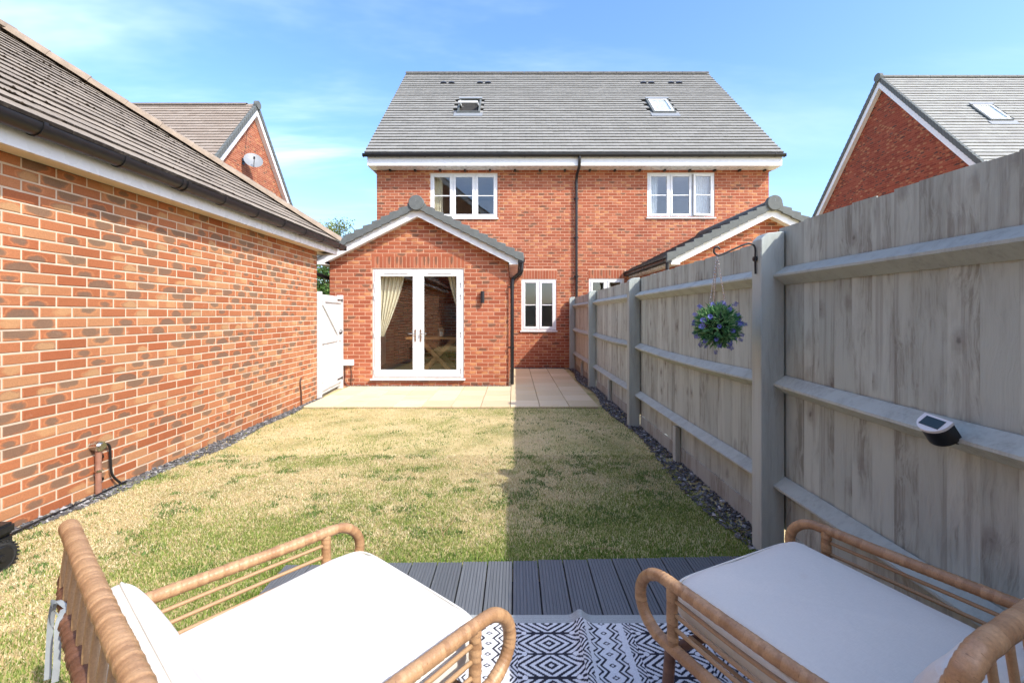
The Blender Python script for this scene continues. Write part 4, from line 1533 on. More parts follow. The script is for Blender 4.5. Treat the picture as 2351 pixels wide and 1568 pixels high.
go = bpy.data.objects.new('grass', tri_mesh('grass', VV, FF, CC, MT['grass'])); link(go); tag(go, 'short dry and green grass of the lawn', 'grass', kind='stuff')
for (ax, ay, bx, by, h, lab) in ((-.62, 3.05, -.42, 2.72, .10, 'long straight dry grass stalk lying on the sunny lawn by the deck'), (-.40, 3.1, -.44, 2.78, .09, 'curved dry grass stalk arching over the sunny lawn'), (.45, 2.62, .62, 2.55, .08, 'dry grass stalk at the shaded deck edge'), (-1.0, 2.62, -.72, 2.50, .07, 'dry grass stalk beside the left armchair front')):
    s = MB(); s.tube(smooth_path([(ax, ay, .02), ((ax + bx) / 2 + .03, (ay + by) / 2, h * .5), (bx, by, h * .3)], .02), .0012, 5)
    o = s.build('grass_stalk', MT['cane']); rebase(o); tag(o, lab, 'grass stalk', 'loose stalks on the lawn')

# ------------------------------------------------------------------ fence
fence = thing('fence', 'tall weathered grey closeboard wooden fence along the right side', 'fence', (1.5, 4.5, 0))
POST_Y = [-3.28, -.33, 2.62, 5.57, 8.53, 11.46]
BX = 1.548           # garden side of the boards
for i, y in enumerate(POST_Y):
    p = MB()
    hw = .05
    zt = [1.88, 1.90, 1.855, 1.835, 1.83, 1.83][i]
    x0, x1 = FX - .03, BX - .003
    p.prism([(x0, y - hw, -.03), (x1, y - hw, -.03), (x1, y - hw, zt), (x0 + .035, y - hw, zt - .01), (x0, y - hw, zt - .045)], (0, 2 * hw, 0))
    p.build('post', MT['post'], fence, bevel=.004)
TOPZ = [1.90, 1.885, 1.83, 1.82, 1.81]
for i in range(5):
    ya, yb = POST_Y[i] + .0, POST_Y[i + 1] - .0
    nbd = 26
    st = (yb - ya) / nbd
    for k in range(nbd):
        y = ya + k * st
        z1 = TOPZ[i] + rnd.uniform(-.006, .006)
        z0 = .146 + rnd.uniform(-.004, .004) + (.006 if k % 7 == 3 else 0)
        t0, t1 = .006, .013
        b = MB()
        tw = rnd.uniform(-.002, .002)
        b.prism([(BX + .014 + tw, y, z0), (BX + .003 + tw, y + st + .012, z0), (BX + .003 + tw + t1, y + st + .012, z0), (BX + .014 + t0 + tw, y, z0)], (0, 0, z1 - z0))
        b.build('board', MT['board'], fence)
    for j, zc in enumerate((1.60, .985, .395)):
        b = MB()
        sag = (0, -.022, -.008)[j]
        dz = rnd.uniform(-.012, .012)
        m_ = 9
        y0, y1 = ya + .05, yb - .05
        vs, fs = [], []
        for k in range(m_):
            t = k / (m_ - 1)
            zz = zc + dz + sag * math.sin(math.pi * t)
            yy = y0 + (y1 - y0) * t
            ax = .068
            tip = 0.0
            vs += [(BX - .001, yy, zz - .052), (BX - ax, yy, zz + .0 - .006), (BX - ax, yy, zz + .006), (BX - .001, yy, zz + .052)]
        for k in range(m_ - 1):
            for q in range(4):
                a, c = 4 * k + q, 4 * k + (q + 1) % 4
                fs.append((a, c, c + 4, a + 4))
        fs += [(3, 2, 1, 0), tuple(4 * (m_ - 1) + q for q in range(4))]
        b.add(vs, fs)
        b.build('rail', MT['post'], fence)
    b = MB(); b.box(BX - .002, ya + .05, -.02, BX + .026, yb - .05, .148); b.build('gravel_board', MT['gravelboard'], fence, bevel=.003)
    b = MB(); yc = (ya + yb) / 2 + .12; b.box(BX - .050, yc - .035, -.02, BX - .004, yc + .035, .335); b.build('centre_stump', MT['post'], fence, bevel=.003)

# ------------------------------------------------------------------ gate between garage and extension
ga, gb = Vector((-3.185, 7.40, .045)), Vector((-3.285, 8.56, .045))
gu = (gb - ga); gl = gu.length; gu.normalize(); gn = Vector((gu.y, -gu.x, 0)).normalized()     # towards the garden
gate = thing('gate', 'white painted boarded garden gate with diagonal brace beside the garage', 'gate', ga)
Z = Vector((0, 0, 1))
GHt = 1.70
for s0, s1, nm, hh in ((-.055, .02, 'gate_post', 1.75), (gl - .03, gl + .045, 'gate_post', 1.74)):
    b = MB(); b.obox(ga + gu * s0 - gn * .07 - Z * .07, gu * (s1 - s0), Z * (hh + .03), -gn * -.10); b.build(nm, MT['paintwhite'], gate, bevel=.004)
nbd = 10
for k in range(nbd):
    s0 = .03 + k * (gl - .07) / nbd
    b = MB(); b.obox(ga + gu * (s0 + .003) - gn * .02, gu * ((gl - .07) / nbd - .006), Z * (GHt - .03), gn * .018); b.build('gate_board', MT['paintwhite'], gate, bevel=.003)
for zc in (1.60, .90, .12):
    b = MB(); b.obox(ga + gu * .04 + gn * .0 + Z * (zc - .055), gu * (gl - .09), Z * .11, gn * .022); b.build('ledge', MT['paintwhite'], gate, bevel=.004)
for (sa_, za_, sb_, zb_) in ((.10, 1.54, gl - .18, .96), (.10, .18, gl - .18, .84)):
    p0 = ga + gu * sa_ + Z * za_; p1 = ga + gu * sb_ + Z * zb_
    d = (p1 - p0).normalized(); nrm = gn.cross(d)
    b = MB(); b.obox(p0 - nrm * .045, d * (p1 - p0).length, nrm * .09, gn * .0215); b.build('brace', MT['paintwhite'], gate, bevel=.004)
for zc in (1.60, .14):
    b = MB(); b.obox(ga + gu * (gl - .30) + gn * .0225 + Z * (zc - .012), gu * .27, Z * .024, gn * .004); b.tube([ga + gu * (gl - .03) + gn * .03 + Z * (zc - .03), ga + gu * (gl - .03) + gn * .03 + Z * (zc + .03)], .009, 8)
    b.build('hinge', MT['black'], gate)
b = MB(); b.obox(ga + gu * (gl - .20) + gn * .0 + Z * .985, gu * .17, Z * .02, gn * .035); b.tube(smooth_path([ga + gu * (gl - .12) + gn * .01 + Z * 1.04, ga + gu * (gl - .12) + gn * .05 + Z * 1.035, ga + gu * (gl - .12) + gn * .05 + Z * .99], .01), .007, 8)
b.build('latch', MT['black'], gate)

# ------------------------------------------------------------------ things on walls
wl = thing('wall_light', 'slim dark up-and-down wall light right of the french doors', 'wall light', (-.60, YE, 1.71))
zc = 1.71
b = MB(); b.tube([(-.60, YE - .062, zc - .112), (-.60, YE - .062, zc + .112)], .037, 20); b.build('lamp_body', MT['blackplastic'], wl, smooth=True)
b = MB(); b.box(-.625, YE - .034, zc - .05, -.575, YE - .008, zc + .05); b.build('wall_bracket', MT['blackplastic'], wl, bevel=.004)
b = MB(); b.tube([(-.60, YE - .096, zc - .08), (-.60, YE - .090, zc - .08)], .006, 8); b.build('screw', MT['steel'], wl)

so = thing('socket_box', 'white weatherproof double socket low on the extension wall', 'socket', (-3.19, YE, .40))
for dx in (-.062, .062):
    b = MB(); b.box(-3.185 + dx - .058, YE - .062, .405, -3.185 + dx + .058, YE - .008, .515); b.build('socket_cover', MT['whiteplastic'], so, bevel=.008)
for dx, e in ((-.07, .02), (.05, -.02)):
    b = MB(); b.tube(smooth_path([(-3.185 + dx, YE - .02, .41), (-3.185 + dx + .02, YE - .018, .25), (-3.185 + dx + .01, YE - .018, .10), (-3.185 + dx + e + .04, YE - .02, .03)], .03), .008, 8)
    b.build('cable', MT['brown_pipe'], so, smooth=True)
b = MB(); b.tube(smooth_path([(GX + .012, 6.76, .03), (GX + .012, 6.75, .2), (GX + .012, 6.72, .36), (GX + .012, 6.75, .43)], .03), .011, 8)
o = b.build('pipe_stub', MT['brown_pipe'], smooth=True); rebase(o); tag(o, 'thin brown pipe rising against the far end of the garage wall', 'pipe')

tp = thing('outdoor_tap', 'chrome-headed tap on a brown sleeved pipe against the garage wall', 'tap', (GX, 3.42, 0))
tx, ty = GX + .045, 3.42
b = MB(); b.tube(smooth_path([(tx, ty, .0), (tx, ty, .12), (tx - .004, ty + .004, .22), (tx, ty, .35)], .03), .020, 12, wrap=.018, amp=.10, seed=3); b.build('sleeve', MT['copper'], tp, smooth=True)
b = MB(); b.tube([(tx - .045, ty, .385), (tx + .03, ty - .01, .385)], .036, 18); b.tube([(tx, ty, .345), (tx, ty, .37)], .022, 12); b.tube([(tx + .03, ty - .01, .385), (tx + .05, ty - .013, .385)], .024, 14)
b.build('tap_head', MT['steel'], tp, smooth=True)
b = MB(); b.tube([(tx, ty, .19), (tx, ty, .205)], .026, 12); b.build('clip', MT['steel'], tp, smooth=True)
b = MB(); b.tube(smooth_path([(tx - .01, ty + .03, .385), (tx - .01, ty + .10, .36), (tx - .012, ty + .115, .24), (tx - .012, ty + .13, .12), (tx + .0, ty + .20, .02)], .02), .009, 8); b.build('hose', MT['blackplastic'], tp, smooth=True)
for z in (.27, .10):
    b = MB(); b.box(GX, ty + .06, z, GX + .02, ty + .075, z + .02); b.build('pipe_screw', MT['black'], tp)
b = MB(); pth = [(GX + .08 + .02 * math.sin(y * 3), y, .028 + .004 * math.sin(y * 9)) for y in np.linspace(3.65, 2.0, 30)]; b.tube(pth, .006, 6)
o = b.build('garden_cable', MT['blackplastic'], smooth=True); rebase(o); tag(o, 'thin black cable lying on the slate by the garage', 'cable')

dishM = Vector((-9.57, 15.9, 6.78))
sd = thing('satellite_dish', 'grey satellite dish on the gable of the house behind the garage', 'satellite dish', dishM)
nrm = Vector((.50, -.72, .48)).normalized(); du = nrm.cross(Z).normalized(); dv = du.cross(nrm).normalized()
dc = dishM + Vector((.40, -.05, .02))
vs, fs = [], []
for i in range(9):
    r_ = .30 * i / 8
    for k in range(28):
        a = 2 * math.pi * k / 28
        vs.append(dc + du * math.cos(a) * r_ * 1.0 + dv * math.sin(a) * r_ * 1.08 + nrm * (r_ ** 2 * .75 - .06))
for i in range(8):
    for k in range(28):
        fs.append((i * 28 + k, i * 28 + (k + 1) % 28, (i + 1) * 28 + (k + 1) % 28, (i + 1) * 28 + k))
b = MB(); b.add(vs, fs); o = b.build('dish', MT['dish'], sd, smooth='all')
b = MB(); b.tube([dishM + Vector((0, 0, -.02)), dishM + Vector((.16, -.0, -.02)), dc - nrm * .08], .02, 8); b.box(dishM.x - .002, dishM.y - .07, dishM.z - .12, dishM.x + .02, dishM.y + .07, dishM.z + .1); b.build('mount', MT['black'], sd)
b = MB(); l0 = dc - dv * .31 - nrm * .02; l1 = dc + nrm * .30 - dv * .14; b.tube([l0, l1], .012, 8); b.tube([l1, l1 - nrm * .08], .03, 10); b.build('feed_arm', MT['black'], sd)
b = MB(); b.tube([dishM + Vector((.008, .03, 0)), dishM + Vector((.008, .35, 1.7))], .006, 6); b.build('cable', MT['black'], sd)

# ------------------------------------------------------------------ curtains and dining furniture behind the glass
def curtain(name, label, pts_top, pts_bot, mat, folds=8, amp=.03, n=60, m=24, tie=None):
    """Hanging sheet between a top span and a bottom span, gathered into folds."""
    (xa, xb, y, z1), (xc, xd, z0) = pts_top, pts_bot
    b = MB(); vs = []
    for j in range(m + 1):
        t = j / m
        e = t ** 1.3
        l, r_ = xa + (xc - xa) * e, xb + (xd - xb) * e
        for i in range(n + 1):
            s = i / n
            vs.append((l + (r_ - l) * s, y + amp * math.sin(s * folds * 2 * math.pi + .6 * math.sin(3 * t)) * (1 - .3 * t), z1 + (z0 - z1) * t))
    fs = [(j * (n + 1) + i, j * (n + 1) + i + 1, (j + 1) * (n + 1) + i + 1, (j + 1) * (n + 1) + i) for j in range(m) for i in range(n)]
    b.add(vs, fs)
    o = b.build(name, mat, smooth='all'); rebase(o); tag(o, label, 'curtain'); return o


curtain('curtain', 'cream curtain tied back inside the left french door', (-2.66, -2.12, 8.86, 2.30), (-2.66, -2.56, .95), MT['curtain'], 6)
curtain('curtain', 'cream curtain tied back inside the right french door', (-1.32, -1.02, 8.86, 2.30), (-1.08, -1.01, 1.35), MT['curtain'], 4)
curtain('curtain', 'cream curtain in the upper window above the near extension', (-2.10, -1.88, 11.83, 5.05), (-2.10, -1.86, 3.6), MT['curtain'], 4, .02)
curtain('curtain', 'white net curtain at left of the upper right window', (3.48, 3.78, 11.83, 5.05), (3.48, 3.74, 3.6), MT['upvc'], 6, .02)
curtain('curtain', 'white net curtain at right of the upper right window', (4.72, 5.10, 11.86, 5.05), (4.80, 5.10, 3.6), MT['upvc'], 7, .02)

dt = thing('dining_table', 'wooden dining table with crossed legs inside the french doors', 'table', (-1.55, 9.75, .12))
b = MB(); b.box(-2.25, 9.35, .86, -.70, 10.2, .91); b.build('table_top', MT['table'], dt, bevel=.006)
for y in (9.45, 10.1):
    for s in (-1, 1):
        a, c = Vector((-1.62 - s * .36, y, .125)), Vector((-1.62 + s * .36, y, .86))
        d = (c - a).normalized(); q = Vector((0, 1, 0)).cross(d)
        b = MB(); b.obox(a - q * .045 + Vector((0, .022 * s, 0)), d * (c - a).length, q * .09, Vector((0, .04, 0))); b.build('leg', MT['table'], dt)
b = MB(); b.box(-1.66, 9.495, .46, -1.58, 10.09, .52); b.build('stretcher', MT['table'], dt)
for x, lab in ((-1.93, 'left candle in a square glass holder on the dining table'), (-1.55, 'right candle in a square glass holder on the dining table')):
    cn = thing('candle_holder', lab, 'candle', (x, 9.62, .91))
    b = MB(); b.tube([(x, 9.62, .914), (x, 9.62, 1.01)], .035, 14); b.build('candle', MT['candle'], cn, smooth=True)
    b = MB()
    for (ax, ay, bx, by) in ((-.07, -.07, .07, -.066), (-.07, .066, .07, .07), (-.07, -.066, -.066, .066), (.066, -.066, .07, .066)):
        b.box(x + ax, 9.62 + ay, .912, x + bx, 9.62 + by, 1.10)
    b.build('glass_holder', MT['glass'], cn)
sf = thing('sofa', 'beige sofa back seen low through the small kitchen window', 'sofa', (.6, 12.6, .12))
b = MB(); b.box(.2, 12.5, .125, 1.3, 13.2, .55); b.box(.2, 12.4, .125, .62, 12.49, 1.08); b.build('seat', MT['sofa'], sf, bevel=.03)

# ------------------------------------------------------------------ solar light, bracket, hanging plant ball
lp = Vector((BX - .068, 1.565, 1.0))
sl2 = thing('solar_light', 'round black solar light with white top on the near fence rail', 'solar light', lp)
vs = []
ax_ = Vector((-.62, -.16, .77)).normalized()      # the tilted top
c0 = Vector((1.432, 1.532, 1.008))
a1 = Vector((0, 1, 0)); a1 = (a1 - ax_ * a1.dot(ax_)).normalized(); a2 = ax_.cross(a1)
if a2.x > 0: a2 = -a2
ring = []
for k in range(25):
    an = -math.pi * .5 + math.pi * k / 24
    ring.append(c0 + a1 * math.sin(an) * .045 + a2 * (math.cos(an) * .042))
ring = [c0 + a1 * -.045 - a2 * .022] + ring + [c0 + a1 * .045 - a2 * .022]
b = MB(); b.prism(ring, -ax_ * .062); b.build('lamp_body', MT['blackplastic'], sl2, smooth=True, angle=30)
rr_ = [c0 + (p - c0) * 1.05 for p in ring]
b = MB(); b.prism([p + ax_ * .001 for p in rr_], ax_ * .010); b.build('top_cap', MT['whiteplastic'], sl2, smooth=True, angle=30)
b = MB(); q = c0 + ax_ * .0112; b.obox(q - a1 * .032 - a2 * .014, a1 * .064, a2 * .039, (a1.cross(a2)).normalized() * .0015 * (1 if a1.cross(a2).dot(ax_) > 0 else -1)); b.build('solar_panel', MT['solar'], sl2)
b = MB(); b.box(BX - .062, 1.51, .945, BX - .02, 1.555, .975); b.build('mount', MT['blackplastic'], sl2)

hx0 = FX - .032
hk = thing('hanging_bracket', 'black wrought iron hook bracket on the nearest tall fence post', 'bracket', (hx0, 2.62, 1.6))
hy = 2.615
b = MB(); b.tube(smooth_path([(hx0 - .006, hy, 1.615), (hx0 - .008, hy, 1.70), (hx0 - .008, hy, 1.765), (hx0 - .03, hy, 1.79), (hx0 - .07, hy, 1.785), (hx0 - .14, hy, 1.755), (hx0 - .20, hy, 1.728), (hx0 - .228, hy, 1.725), (hx0 - .246, hy, 1.74), (hx0 - .244, hy, 1.763), (hx0 - .226, hy, 1.772), (hx0 - .212, hy, 1.758)], .006), .0055, 10)
b.build('hook', MT['black'], hk, smooth=True)
b = MB(); b.box(hx0 - .016, hy - .012, 1.69, hx0 - .001, hy + .012, 1.715); b.tube([(hx0 - .02, hy, 1.702), (hx0 - .01, hy, 1.702)], .009, 8); b.build('fixing', MT['black'], hk)

BC = Vector((hx0 - .228, hy, 1.315)); BR = .130
ball = thing('topiary_ball', 'artificial green topiary ball with purple flowers hanging from the hook', 'plant ball', (BC.x, BC.y, BC.z - BR))
Rb = random.Random(8)
vs, fs, cs = [], [], []
for i in range(1500):
    d = Vector((Rb.gauss(0, 1), Rb.gauss(0, 1), Rb.gauss(0, 1))).normalized()
    base = BC + d * BR * Rb.uniform(.55, .86)
    dirn = (d + Vector((Rb.uniform(-.8, .8), Rb.uniform(-.8, .8), Rb.uniform(-.5, .8)))).normalized()
    ln = Rb.uniform(.028, .050); wd_ = Rb.uniform(.0035, .006)
    sd_ = dirn.cross(d + Vector((.1, .2, .3))).normalized()
    nn = sd_.cross(dirn)
    k = len(vs)
    vs += [base, base + dirn * ln * .45 + sd_ * wd_ + nn * .003, base + dirn * ln, base + dirn * ln * .45 - sd_ * wd_ + nn * .003]
    fs.append((k, k + 1, k + 2, k + 3))
    t = Rb.random()
    c = L(*[a + (c_ - a) * t for a, c_ in zip((54, 112, 66), (160, 200, 136))])
    cs += [c] * 4
fo = bpy.data.objects.new('foliage', raw_mesh('foliage', vs, fs, None, cs, MT['leaf'])); link(fo, ball); fo['kind'] = 'stuff'
b = MB(); K = 12
vs2 = [BC + Vector((math.sin(math.pi * i / K) * math.cos(2 * math.pi * j / 16), math.sin(math.pi * i / K) * math.sin(2 * math.pi * j / 16), math.cos(math.pi * i / K))) * BR * .62 for i in range(K + 1) for j in range(16)]
b.add(vs2, [(i * 16 + j, (i + 1) * 16 + j, (i + 1) * 16 + (j + 1) % 16, i * 16 + (j + 1) % 16) for i in range(K) for j in range(16)], L(26, 52, 24))
b.build('core', MT['leaf'], ball, smooth='all')
# one flower spike, copied round the ball
vs, fs, cs = [], [], []
for i in range(34):
    z = .022 * (i / 34); a = i * 2.4; r_ = .0075 * (1 - .55 * i / 34)
    c0_ = Vector((math.cos(a) * r_, math.sin(a) * r_, z)); o_ = Vector((math.cos(a), math.sin(a), .7)).normalized(); s_ = o_.cross(Vector((0, 0, 1))).normalized()
    k = len(vs); vs += [c0_, c0_ + o_ * .004 + s_ * .003, c0_ + o_ * .008, c0_ + o_ * .004 - s_ * .003]; fs.append((k, k + 1, k + 2, k + 3))
    t = Rb.random(); cs += [L(*[p + (q - p) * t for p, q in zip((84, 92, 168), (138, 142, 206))])] * 4
fm = raw_mesh('flower', vs, fs, None, cs, MT['leaf'])
for i in range(46):
    zz = 1 - 2 * (i + .5) / 46; ph = i * 2.39996 + .4
    rr2 = math.sqrt(1 - zz * zz)
    d = Vector((rr2 * math.cos(ph), rr2 * math.sin(ph), zz))
    d = (d + Vector((Rb.uniform(-.25, .25), Rb.uniform(-.25, .25), Rb.uniform(-.25, .25)))).normalized()
    o = bpy.data.objects.new('flower', fm)
    link(o, ball, Matrix.Translation(BC + d * (BR * Rb.uniform(.93, 1.10))) @ d.to_track_quat('Z', 'Y').to_matrix().to_4x4() @ Matrix.Scale(Rb.uniform(.9, 1.35), 4))
ht = Vector((hx0 - .228, hy, 1.724))
for (dx, dy) in ((-.045, .0), (.045, -.01), (.0, .05)):
    e = BC + Vector((dx, dy, BR * .85)); d = e - ht; n = int(d.length / .009)
    b = MB(); dd = d.normalized(); s1 = dd.orthogonal().normalized(); s2 = dd.cross(s1)
    for k in range(n):
        c_ = ht + d * ((k + .5) / n); s_ = s1 if k % 2 else s2
        b.tube([c_ + dd * .0065 * math.cos(a) + s_ * .003 * math.sin(a) for a in [2 * math.pi * q / 8 for q in range(8)]], .0017, 4, closed=True)
    b.build('chain', MT['steel'], ball, smooth=True)

# ------------------------------------------------------------------ rear boundary behind the camera (it shows in the glass of the doors)
rfn = thing('rear_fence', 'grey closeboard fence reflected in the french doors', 'fence', (-.85, -3.4, 0))
for k in range(42):
    x = GX + .02 + k * .113
    b = MB(); b.box(x, -3.42, .02, x + .108, -3.405, 1.85 + rnd.uniform(-.006, .006)); b.build('board', MT['board'], rfn)
for zc in (1.6, 1.0, .4):
    b = MB(); b.prism([(GX + .02, -3.404, zc - .05), (GX + .02, -3.34, zc), (GX + .02, -3.404, zc + .05)], (4.72, 0, 0)); b.build('rail', MT['post'], rfn)

# ------------------------------------------------------------------ rug
RX_0, RX_1, RY_0, RY_1 = -.80, .98, .30, 1.985
nxr, nyr = 640, 520
xs = np.linspace(RX_0, RX_1, nxr); ys = np.linspace(RY_0, RY_1, nyr)
XX, YY = np.meshgrid(xs, ys)
fold = .030 * np.exp(-((XX - .275 - .012 * np.sin(YY * 4)) / .028) ** 2) * np.clip((YY - 1.0) / .9, 0.15, 1)
ZZ = DECK_Z + .006 + fold + .004 * fbm(XX, YY, 2.5, 91) + .0015 * fbm(XX, YY, 30, 93)
Yw = YY - .25 * fold
# printed pattern: medallion bands between zigzag bands
P = .475
xm = np.mod(XX + .165, P)                    # 0..P across one repeat
tri = lambda v: np.abs(np.mod(v, 1.0) - .5) * 2
v = (YY - RY_1) / .115
white = np.zeros_like(XX, bool)
# zigzag band 0..0.125
zb = xm < .125
uz = np.abs(xm - .0625) / .0625
vz = (YY - RY_1) / .0575
zig = tri(vz)
d1 = uz - (.30 + .42 * zig)
line = (np.abs(d1) < .085) | (np.abs(d1 - .36) < .075)
dia = np.abs(uz / .20 + (1 - zig) / .30)
dmn = (dia < 1.25) & (dia > .62)
zw = ~(line | dmn)
zw &= ~(uz > .985)
# thin stripes next to it
st1 = (xm >= .125) & (xm < .150)
# medallion band
mb_ = (xm >= .150) & (xm < .462)
um = np.abs(xm - .306) / .125
vm = np.abs(np.mod(v, 1.0) - .5) * 2          # 0 at medallion centre, 1 between rows
dm = um + vm * .62
ring_ = np.mod(dm * 3.5 + .2, 1.0) < .54
mw = ring_ & (vm < .90) & (um < 1.0)
mw |= (np.abs(um - .80) ** 2 * 3.0 + (1 - vm) ** 2 * .6) < .022
ue = (np.abs(xm - .306) - .125) / .031        # edge triangles
ve = tri(v * 1.0)
edge_w = (ue > 0) & (np.mod((ve + ue * .7) * 2.6, 1.0) < .5)
mw = np.where(ue > 0, edge_w, mw)
white = np.where(zb, zw, np.where(st1, True, np.where(mb_, mw, True)))
border = (YY > RY_1 - .055) | (YY < RY_0 + .055)
r_ = np.random.RandomState(3)
nz = r_.uniform(.86, 1.08, XX.shape)
Wc, Kc, Bc = np.array(L(222, 222, 220)[:3]), np.array(L(46, 46, 54)[:3]), np.array(L(166, 170, 166)[:3])
rib = .88 + .14 * (np.mod((RY_1 - YY) / .011, 1.0) > .35)
C = np.where(border[..., None], Bc * rib[..., None], np.where(white[..., None], Wc, Kc)) * nz[..., None]
C = np.concatenate([C.reshape(-1, 3), np.ones((XX.size, 1))], 1)
ii = np.arange(nxr * nyr).reshape(nyr, nxr)
Fq = np.stack([ii[:-1, :-1], ii[:-1, 1:], ii[1:, 1:], ii[1:, :-1]], -1).reshape(-1, 4)
ro_ = bpy.data.objects.new('rug', tri_mesh('rug', np.stack([XX, Yw, ZZ], -1).reshape(-1, 3), Fq, C, MT['rug'])); link(ro_)
ro_.data.polygons.foreach_set('use_smooth', [True] * len(Fq))
tag(ro_, 'black and white geometric patterned outdoor rug rucked up on the deck', 'rug')

# ------------------------------------------------------------------ rattan armchairs: local frame, +Y is forward, +X the sitter's right, origin on the deck under the arm fronts
W2 = .375
def chair_parts(root, seed):
    M = local_to(root)
    zA, zS = .55, .365                 # arm and seat rail heights above the deck
    for s in (-1, 1):
        top = [(s * (W2 - .015), -.60, zA + .015), (s * W2, -.45, zA + .005), (s * W2, -.2, zA), (s * W2, -.03, zA), (s * W2, .035, zA - .008), (s * W2, .082, zA - .045), (s * W2, .098, zA - .095), (s * W2, .082, zA - .145), (s * W2, .035, zA - .178), (s * W2, -.03, zA - .185), (s * W2, -.3, zS), (s * W2, -.62, zS - .005)]
        b = MB(); b.tube(smooth_path(top, .0032), .0175, 14, wrap=.0135, amp=.085, seed=seed + s); b.build('arm_loop', MT['rattan'], root, smooth='all', M=M)
        b = MB(); b.tube(smooth_path([(s * W2, -.035, zA - .005), (s * W2, -.035, zA - .1), (s * W2, -.038, zS + .01)], .0032), .0160, 12, wrap=.016, amp=.12, seed=seed + 5 + s); b.build('arm_post', MT['rattan'], root, smooth='all', M=M)
        for k, z in enumerate((zA - .042, zA - .082, zA - .122)):
            b = MB(); b.tube(smooth_path([(s * W2, -.04, z), (s * (W2 + .004), -.3, z - .002), (s * (W2 - .012), -.60, z + .004)], .02), .0062, 8); b.build('arm_rod', MT['cane'], root, smooth='all', M=M)
        for y, zz in ((-.02, zS), (-.62, zS)):
            b = MB(); b.tube(smooth_path([(s * (W2 - .01), y, zz), (s * (W2 - .004), y + (.01 if y > -.3 else -.02), .2), (s * W2, y + (.02 if y > -.3 else -.05), .008)], .004), .0165, 12, wrap=.014, amp=.07, seed=seed + 9); b.build('leg', MT['rattan_dark'], root, smooth='all', M=M)
    for y in (-.03, -.33, -.62):
        b = MB(); b.tube([(-W2, y, zS - .012), (W2, y, zS - .012)], .015, 10); b.build('seat_rail', MT['rattan_dark'], root, smooth='all', M=M)
    for k in range(9):
        x = -W2 + (k + 1) * 2 * W2 / 10
        b = MB(); b.tube([(x, -.03, zS + .006), (x, -.62, zS + .006)], .006, 6); b.build('seat_rod', MT['cane'], root, smooth='all', M=M)
    # back hoop: stiles rise from the seat rail and bow over the top
    WB = .44
    hp = [(-W2 + .03, -.60, zS + .03), (-W2 + .0, -.625, .52), (-WB + .008, -.655, .66), (-WB + .004, -.682, .760), (-WB + .035, -.690, .797), (-WB + .09, -.690, .803), (-.12, -.692, .803), (0, -.692, .803),
          (.12, -.692, .803), (WB - .09, -.690, .803), (WB - .035, -.690, .797), (WB - .004, -.682, .760), (WB - .008, -.655, .66), (W2 - .0, -.625, .52), (W2 - .03, -.60, zS + .03)]
    b = MB(); b.tube(smooth_path(hp, .0034), .0185, 18, wrap=.015, amp=.10, seed=seed + 20); b.build('back_hoop', MT['rattan'], root, smooth='all', M=M)
    lr = [(-WB + .012, -.690, .665), (-.25, -.703, .652), (0, -.707, .650), (.25, -.703, .652), (WB - .012, -.690, .665)]
    b = MB(); b.tube(smooth_path(lr, .004), .0185, 12, wrap=.026, amp=.26, seed=seed + 30); b.build('lower_back_rail', MT['rattan_dark'], root, smooth='all', M=M)
    for k in range(11):
        x = -.36 + k * .072
        zt = .790 - .045 * max(0, abs(x) - .16) / .11
        b = MB(); b.tube(smooth_path([(x, -.692, .795), (x, -.704, .65), (x * .98, -.672, .54), (x * .95, -.62, zS)], .03), .0072, 8); b.build('spindle', MT['cane'], root, smooth='all', M=M)


def cushion(name, label, root_M, size, centre, tilt, seed, ties=False, puff=1.0):
    """Box cushion with rounded edges, a slight crown and piping."""
    o = bpy.data.objects.new(name, None); o.empty_display_size = .1
    Mw = root_M @ Matrix.Translation(centre) @ Matrix.Rotation(tilt, 4, 'X')
    link(o, None, Mw); tag(o, label, 'cushion')
    sx, sy, sz = size
    rr = random.Random(seed)
    n = 46
    b = MB(); vs = []
    def pw(t, e): return math.copysign(abs(t) ** e, t)
    U, Vn = 72, 28
    for j in range(Vn + 1):
        la = -math.pi / 2 + math.pi * j / Vn
        for i in range(U):
            lo = 2 * math.pi * i / U
            cl_ = pw(math.cos(la), .26)
            x = sx / 2 * cl_ * pw(math.cos(lo), .20); y = sy / 2 * cl_ * pw(math.sin(lo), .20)
            ex, ey = abs(x) / (sx / 2), abs(y) / (sy / 2)
            crown = 1 + .16 * puff * max(0, (1 - ex ** 4)) * max(0, 1 - ey ** 4) - .10 * (max(ex, ey) > .9)
            z = sz / 2 * pw(math.sin(la), .62) * crown
            z += .004 * math.sin(x * 17 + seed) * math.sin(y * 13 + seed) + .002 * math.sin(x * 40 + y * 31)
            vs.append((x, y, z))
    fs = [(j * U + i, j * U + (i + 1) % U, (j + 1) * U + (i + 1) % U, (j + 1) * U + i) for j in range(Vn) for i in range(U)]
    b.add(vs, fs); b.build('cover', MT['canvas'], o, smooth='all', M=Mw)
    for zz in (.30, -.30):
        pth = []
        for i in range(96):
            lo = 2 * math.pi * i / 96
            pth.append((sx / 2 * .972 * pw(math.cos(lo), .20), sy / 2 * .972 * pw(math.sin(lo), .20), zz * sz))
        b = MB(); b.tube(pth, .0035, 6, closed=True); b.build('piping', MT['canvas'], o, smooth='all', M=Mw)
    return o, Mw


def ribbon(path, width, side):
    b = MB(); p = smooth_path(path, .01); sd = Vector(side).normalized(); vs = []
    for q in p:
        vs += [q - sd * width / 2, q + sd * width / 2]
    b.add(vs, [(2 * i, 2 * i + 1, 2 * i + 3, 2 * i + 2) for i in range(len(p) - 1)])
    return b


